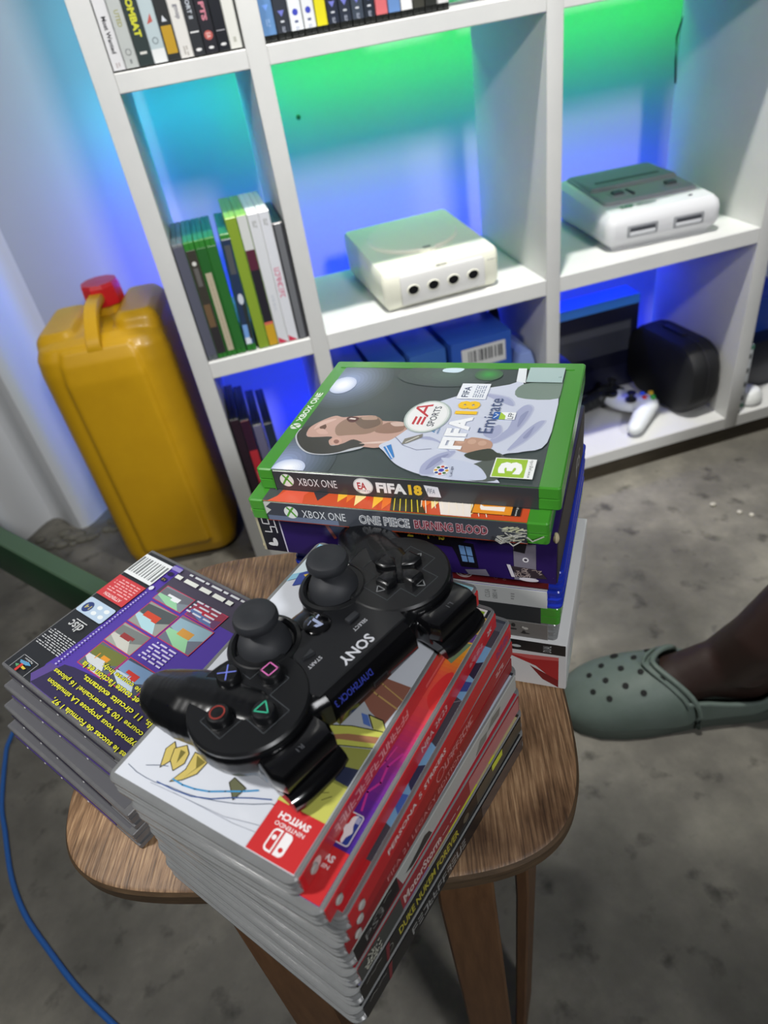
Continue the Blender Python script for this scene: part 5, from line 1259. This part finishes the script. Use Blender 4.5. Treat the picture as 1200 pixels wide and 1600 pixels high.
card_box('cardboard_box', 'blue cardboard box in the bottom middle compartment, second left of the barcode box', 'box', .190, .246, 1.055, 1.21, zf, .327, (48, 88, 158), math.radians(3))
card_box('cardboard_box', 'dark blue cardboard box, leftmost in the bottom middle compartment', 'box', .128, .184, 1.06, 1.21, zf, .322, (36, 64, 130), math.radians(2))
def headset():
    t = thing('headphones', 'black padded headphones standing behind the blue barcode box', 'headphones', (.455, 1.19, .0612))
    b = MB()
    pts = [(-.018 + .0 * k, .0, .0) for k in range(1)]
    band = [(.0, -.05 + .1 * k / 16, .235 + .06 * math.sin(PI * k / 16)) for k in range(17)]
    b.tube(band, .009, BLACKP, 10); b.build('head_band', t)
    for s in (-1, 1):
        e = MB(); e.ball((0, s * .05, .200), (.018, .022, .040), RUBBER, 18); e.build('ear_cup', t)
        e = MB(); e.tube([(0, s * .05, .165), (0, s * .045, .003)], .004, BLACKP, 8); e.build('stand_leg', t)
headset()
def blister():
    t = thing('plastic_pack', 'rounded pale blue plastic pack at the right end of the bottom middle compartment', 'pack', (.462, 1.075, .0612))
    b = MB(); b.rings(rrect(-.018, .018, -.05, .05, .012, 5), [(.003, 0), (0, .004), (0, .215), (.006, .232), (.012, .236)], M('pale_blue_film', (130, 150, 205), .2, coat=.6)); b.build('pack_body', t)
    b = MB(); b.rings(rrect(-.0185, .0185, -.0505, .0505, .012, 5), [(0, .19), (0, .205)], M('dark_band', (60, 70, 120), .3)); b.build('band', t)
blister()
def wide_art(a, H):
    a.rect(-106, 110, H - 118, H - 50, (52, 54, 64)); a.rect(-104, 108, H - 70, H - 54, (74, 76, 84)); a.rect(-120, 120, H - 150, H - 120, (14, 16, 34))
card_box('console_carton', 'large black carton with a light blue top band, back of the bottom right compartment', 'box', .545, .797, 1.212, 1.266, zf, .266, (20, 22, 44), 0, wide_art, top=(60, 130, 220))
card_box('console_carton', 'narrow black carton at the left end of the bottom right compartment', 'box', .508, .556, 1.035, 1.19, zf, .245, (14, 14, 24), 0)
def carry_case():
    t = thing('carrying_case', 'black rounded zip carrying case standing against the right side of the compartment', 'case', (.822, 1.120, .0612), math.radians(5))
    o = rrect(-.105, .105, 0, .150, .058, 9)
    m = Matrix(((0, 0, 1, 0), (1, 0, 0, 0), (0, 1, 0, 0), (0, 0, 0, 1)))
    b = MB(); b.rings(o, [(.014, -.036), (.004, -.030), (0, -.020), (0, -.003), (.0015, -.002), (.0015, .002), (0, .003), (0, .020), (.004, .030), (.014, .036)], M('black_fabric_case', (14, 15, 18), .6), mat=m); b.build('shell', t)
    z = MB(); z.rings(o, [(-.0006, -.0016), (-.0006, .0016)], M('zip_tape', (34, 34, 38), .5), False, False, m); z.build('zip', t)
    h = MB(); h.rings(rrect(-.03, .03, .1490, .1535, .002, 3), [(0, -.006), (0, .006)], BLACKP, mat=m); h.build('handle', t)
carry_case()
def white_pad():
    Wm = M('white_pad_plastic', (222, 226, 228), .32, coat=.3)
    t = thing('game_controller', 'white game controller with coloured buttons in the bottom right compartment', 'game controller', (.716, 1.112, .0612), math.radians(-62))
    m = MB(); m.ball((0, 0, .026), (.056, .030, .018), Wm, 26)
    m2 = MB(); Km = M('dark_pad_grip', (26, 28, 30), .4)
    for s, q, mt in ((-1, m2, Km), (1, m, Wm)):
        q.ball((s * .040, .004, .027), (.030, .030, .019), mt, 22)
        for k in range(6):
            f = k / 5; q.ball((s * (.050 + .016 * f), -.006 - .060 * f, .024 - .006 * f), (.021 - .005 * f, .020, .018 - .003 * f), mt, 16)
    m.build('body', t, mods=voxel(.0018, 6)); m2.build('left_grip', t, label='dark left grip', mods=voxel(.0018, 6))
    for x, y in ((-.040, .012), (.022, -.014)):
        k = MB(); k.lathe([(.011, .040), (.011, .044), (.006, .046), (.005, .053), (.009, .056), (.009, .059), (0, .059)], (x, y, 0), BLACKP, 20); k.build('thumbstick', t)
    k = MB(); k.lathe([(.012, .040), (.012, .046), (0, .047)], (-.022, -.014, 0), BLACKP, 20); k.build('direction_pad', t)
    for i, c in enumerate([(50, 90, 220), (220, 60, 40), (60, 170, 70), (220, 180, 40)]):
        a = i * PI / 2 + PI; k = MB(); k.lathe([(.0052, .042), (.0052, .048), (.003, .0495), (0, .0495)], (.043 + .0115 * math.cos(a), .012 + .0115 * math.sin(a), 0), M('pad_button_%d' % i, c, .3), 16); k.build('face_button', t)
    for s in (-1, 1):
        k = MB(); k.box(s * .042 - .018, s * .042 + .018, .024, .040, .020, .032, BLACKP, .004, 2); k.build('trigger', t)
white_pad()
# next compartment to the right, only its left edge shows
def next_cell():
    t = card_box('power_box', 'white upright box with black squares and green ends, right of the last upright', 'box', .8995, .9125, 1.003, 1.10, zf, .205, (206, 210, 212), 0,
        lambda a, H: [a.rect(-3.4, 3.4, H - 28 - k * 30, H - 18 - k * 30, (34, 38, 44)) for k in range(4)] + [a.rect(-6.4, 6.4, H - 9, H, (70, 120, 100)), a.rect(-6.4, 6.4, 10, 18, (70, 130, 100))])
    card_box('cardboard_box', 'blue box at the right edge of the picture, right of the last upright', 'box', .96, 1.10, 1.12, 1.22, zf, .23, (30, 60, 140), 0)
    card_box('cardboard_box', 'black box in front of the blue one at the right edge of the picture', 'box', .955, 1.05, 1.07, 1.112, zf, .165, (16, 20, 34), 0)
    s = thing('charging_puck', 'smooth white round-topped gadget at the right edge, right of the last upright', 'gadget', (.945, 1.032, .0612))
    b = MB(); b.lathe([(.026, 0), (.028, .004), (.027, .018), (.020, .028), (.008, .032), (0, .0325)], (0, 0, 0), GW_, 28); b.build('dome', s)
    b = MB(); b.lathe([(.0285, .003), (.0285, .006)], (0, 0, 0), M('grey_seam', (150, 150, 150), .4), 28); b.build('seam_ring', s)
next_cell()
# spot on the wall behind the middle compartment
b = MB(); b.lathe([(.004, 0), (.0035, .0012), (0, .0014)], (0, 0, 0), M('dark_wall_plug', (60, 80, 60), .6), 14, (0, -1, 0)); b.build('wall_plug', label='small dark plug in the wall seen through the middle compartment', cat='wall plug', loc=(.195, 1.387, .673))

# ================================================================== foot in a clog
def clog_and_leg():
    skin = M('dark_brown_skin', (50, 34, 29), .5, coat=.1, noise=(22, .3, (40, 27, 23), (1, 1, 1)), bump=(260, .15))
    yaw = math.radians(-17)
    p = thing('person', 'bare dark-skinned lower leg of a person, foot in a green-grey perforated clog', 'person', (.552, .452, 0), 0)
    P = Vector((.552, .452, 0))
    ax = Vector((math.cos(yaw), math.sin(yaw), 0)); sd = Vector((-math.sin(yaw), math.cos(yaw), 0))
    heel = Vector((.548, .452, 0)); 
    def pt(f, s, z): return heel - ax * f + sd * s + Vector((0, 0, z)) - P
    m = MB()
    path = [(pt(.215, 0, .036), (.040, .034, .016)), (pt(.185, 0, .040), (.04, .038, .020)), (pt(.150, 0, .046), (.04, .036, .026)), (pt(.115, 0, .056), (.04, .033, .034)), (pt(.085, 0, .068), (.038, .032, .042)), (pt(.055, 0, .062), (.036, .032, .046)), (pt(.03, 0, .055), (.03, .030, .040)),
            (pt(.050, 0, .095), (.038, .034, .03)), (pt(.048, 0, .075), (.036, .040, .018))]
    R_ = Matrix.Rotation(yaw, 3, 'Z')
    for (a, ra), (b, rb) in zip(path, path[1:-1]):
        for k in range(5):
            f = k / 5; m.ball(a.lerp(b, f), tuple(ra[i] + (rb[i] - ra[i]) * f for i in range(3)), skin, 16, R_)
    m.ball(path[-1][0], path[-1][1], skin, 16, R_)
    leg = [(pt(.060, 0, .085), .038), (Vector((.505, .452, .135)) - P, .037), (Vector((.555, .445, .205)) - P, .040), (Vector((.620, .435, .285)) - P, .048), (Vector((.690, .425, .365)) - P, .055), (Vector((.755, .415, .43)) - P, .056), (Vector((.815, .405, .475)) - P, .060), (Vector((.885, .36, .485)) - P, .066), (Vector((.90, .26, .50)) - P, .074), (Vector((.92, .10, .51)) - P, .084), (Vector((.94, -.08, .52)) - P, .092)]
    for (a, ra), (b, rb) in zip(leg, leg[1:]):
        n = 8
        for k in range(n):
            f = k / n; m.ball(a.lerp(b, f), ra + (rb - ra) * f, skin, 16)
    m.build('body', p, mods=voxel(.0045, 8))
    # clog
    cm = M('sage_grey_foam', (98, 110, 104), .55, noise=(30, .3, (82, 96, 88), (1, 1, 1)), bump=(300, .1))
    t = MB()
    secs = [ # distance from heel, half width, top height, sole offset
        (-.012, .022, .060), (0, .034, .066), (.03, .040, .062), (.06, .041, .058), (.09, .042, .062), (.115, .045, .078), (.145, .050, .086), (.175, .054, .082), (.205, .055, .074), (.235, .052, .063), (.258, .043, .050), (.274, .030, .036), (.281, .014, .022)]
    mi = t.mi(cm); outer = []; NS = 22
    def section(f, w, h, open_):
        row = []
        for k in range(NS + 1):
            a = PI * k / NS
            x = math.cos(a) * w; z = .012 + (h - .012) * max(0, math.sin(a)) ** .62
            if open_:
                # only the side walls remain around the opening
                lim = .052 + .0 * f
                if math.sin(a) > .45: x = math.cos(a) * w; 
            row.append(pt(f, x, z))
        return row
    # vamp (closed front part)
    front = [section(f, w, h, False) for f, w, h in secs if f >= .17]
    f0 = [section(.150, .0505, .088, False)]
    rows = [[t.bm.verts.new(q) for q in r] for r in f0 + front]
    # opening edge is swept back at the sides
    for k, v in enumerate(rows[0]):
        a = PI * k / NS; v.co += ax * (.052 * (abs(math.cos(a)) ** 1.5)) - ax * .012
    for a, b in zip(rows, rows[1:]):
        for k in range(NS): t.face((a[k], b[k], b[k + 1], a[k + 1]), mi)
    cen = t.bm.verts.new(pt(.283, 0, .016))
    for k in range(NS): t.face((rows[-1][k], cen, rows[-1][k + 1]), mi)
    # low side walls and heel cup
    wall = []
    ring_pts = []
    for k in range(29):
        a = -PI / 2 + PI * k / 28  # around the heel
        ring_pts.append((.045 - .052 * math.cos(a), .041 * math.sin(a)))
    ring_pts = [(.128, -.0475), (.10, -.044), (.075, -.0425)] + ring_pts + [(.075, .0425), (.10, .044), (.128, .0475)]
    lo = [t.bm.verts.new(pt(f, s * 1.0, .012)) for f, s in ring_pts]
    hi = []
    for f, s in ring_pts:
        hz = .040 + .016 * min(1, max(0, (f - .06) / .06)) + .020 * max(0, (.03 - f) / .04)
        hi.append(t.bm.verts.new(pt(f, s * .97, hz)))
    for k in range(len(lo) - 1): t.face((lo[k], hi[k], hi[k + 1], lo[k + 1]), mi)
    def solid(o):
        s = o.modifiers.new('s', 'SOLIDIFY'); s.thickness = .005; s.offset = -1
        u = o.modifiers.new('u', 'SUBSURF'); u.levels = 2
    shoe = t.build('clog', p, label='green-grey foam clog with round vent holes', mods=solid)
    so = MB(); ol = []
    for f, w in [(-.008, 0)] + [(f, w) for f, w, h in secs[1:]]: ol.append((f, w))
    right = [(f, -w - .002) for f, w in ol]; left = [(f, w + .002) for f, w in reversed(ol)]
    outl = [(pt(f, s, 0).x, pt(f, s, 0).y) for f, s in (right + [(.286, 0)] + left)]
    ar = sum(outl[i - 1][0] * outl[i][1] - outl[i][0] * outl[i - 1][1] for i in range(len(outl)))
    if ar < 0: outl.reverse()
    so.rings(outl, [(.004, 0), (0, .004), (0, .013), (.003, .019), (.012, .019)], M('dark_foam_sole', (58, 66, 60), .7)); so.build('sole', shoe)
    rim = MB(); rim.tube([v for v in [pt(f, s * .98, (.040 + .016 * min(1, max(0, (f - .06) / .06)) + .020 * max(0, (.03 - f) / .04)) + .001) for f, s in ring_pts]], .0034, cm, 8); rim.build('rim', shoe)
    rim = MB(); pts = []
    for k in range(NS + 1):
        a = PI * k / NS; q = section(.150, .0505, .088, False)[k] + ax * (.052 * (abs(math.cos(a)) ** 1.5)) - ax * .012
        pts.append(q + Vector((0, 0, .0008)))
    rim.tube(pts, .0038, cm, 8); rim.build('rim', shoe)
    rim = MB(); rim.tube([q - ax * .012 + Vector((0, 0, -.0006 if 4 < i < NS - 4 else .001)) for i, q in enumerate(pts)][2:-2], .0022, cm, 8); rim.build('ridge', shoe)
    hm = M('vent_hole_dark', (16, 18, 17), .8)
    def surf(f, s):
        for (a, wa, ha), (b, wb, hb) in zip(secs, secs[1:]):
            if a <= f <= b:
                r = (f - a) / (b - a); w = wa + (wb - wa) * r; h = ha + (hb - ha) * r
                c = max(-1, min(1, s / w)); return .012 + (h - .012) * max(0, math.sqrt(max(0, 1 - c * c))) ** .62
        return .05
    for f, s, r in [(.155, -.022, .0042), (.155, .006, .0042), (.158, .030, .0055), (.180, -.034, .004), (.178, -.008, .004), (.180, .018, .004), (.200, -.022, .004), (.200, .004, .004), (.202, .032, .0055),
                    (.222, -.032, .0038), (.222, -.008, .0038), (.222, .018, .0038), (.240, -.018, .0036), (.240, .008, .0036)]:
        z = surf(f, s); e = .004
        nx = -(surf(f + e, s) - surf(f - e, s)) / (2 * e); ny = -(surf(f, s + e) - surf(f, s - e)) / (2 * e)
        nv = (-ax * nx + sd * ny + Vector((0, 0, 1))).normalized()
        c = pt(f, s, z)
        h = MB(); h.lathe([(r, -.003), (r, .0012), (r * .8, .0013), (0, .0010)], c, hm, 16, nv); h.build('vent_hole', shoe)
clog_and_leg()

# ================================================================== green rail and blue cable at the left
def rail():
    gm = M('dark_green_painted_metal', (22, 66, 36), .4, coat=.2, noise=(12, .35, (14, 48, 28), (1, 1, 1)))
    gt = M('pale_green_edge', (70, 96, 72), .5)  # upper edge in a paler, greyer green than the rail side
    a = Vector((-.760, 1.295, 0)); b = Vector((-.210, .636, 0)); L_ = (b - a).length; an = math.atan2((b - a).y, (b - a).x)
    t = thing('bench_frame', 'dark green painted metal bench rail at the left edge, behind the disc cases', 'bench', (a.x, a.y, 0), an)
    m = MB(); m.box(0, L_, -.020, .0, .258, .328, gm, .003, 2); m.build('rail', t)
    m = MB(); m.box(0, L_, -.0215, .002, .328, .333, gt, .0015, 1); m.build('rail_edge', t, label='paler upper edge')
    for x in (.02, L_ - .02):
        m = MB(); m.box(x - .012, x + .012, -.019, -.001, 0, .258, gm, .002, 1); m.build('leg', t)
rail()
def cable():
    pts = [(-.17, .60), (-.26, .70), (-.36, .79), (-.45, .835), (-.500, .83), (-.5185, .780), (-.5185, .742), (-.510, .667), (-.4975, .621), (-.4774, .5515), (-.451, .494), (-.413, .438), (-.377, .389), (-.3385, .345), (-.2986, .3016), (-.24, .25), (-.16, .20)]
    out = []
    P = [Vector((x, y, .0035)) for x, y in pts]
    for i in range(len(P) - 1):
        p0 = P[max(i - 1, 0)]; p1 = P[i]; p2 = P[i + 1]; p3 = P[min(i + 2, len(P) - 1)]
        for k in range(5):
            u = k / 5
            out.append(.5 * ((2 * p1) + (p2 - p0) * u + (2 * p0 - 5 * p1 + 4 * p2 - p3) * u * u + (3 * p1 - p0 - 3 * p2 + p3) * u ** 3))
    out.append(P[-1])
    m = MB(); m.tube(out, .0032, M('blue_cable_sheath', (40, 96, 170), .45), 10)
    m.build('network_cable', label='blue network cable curving across the concrete floor at the left edge', cat='cable')
cable()
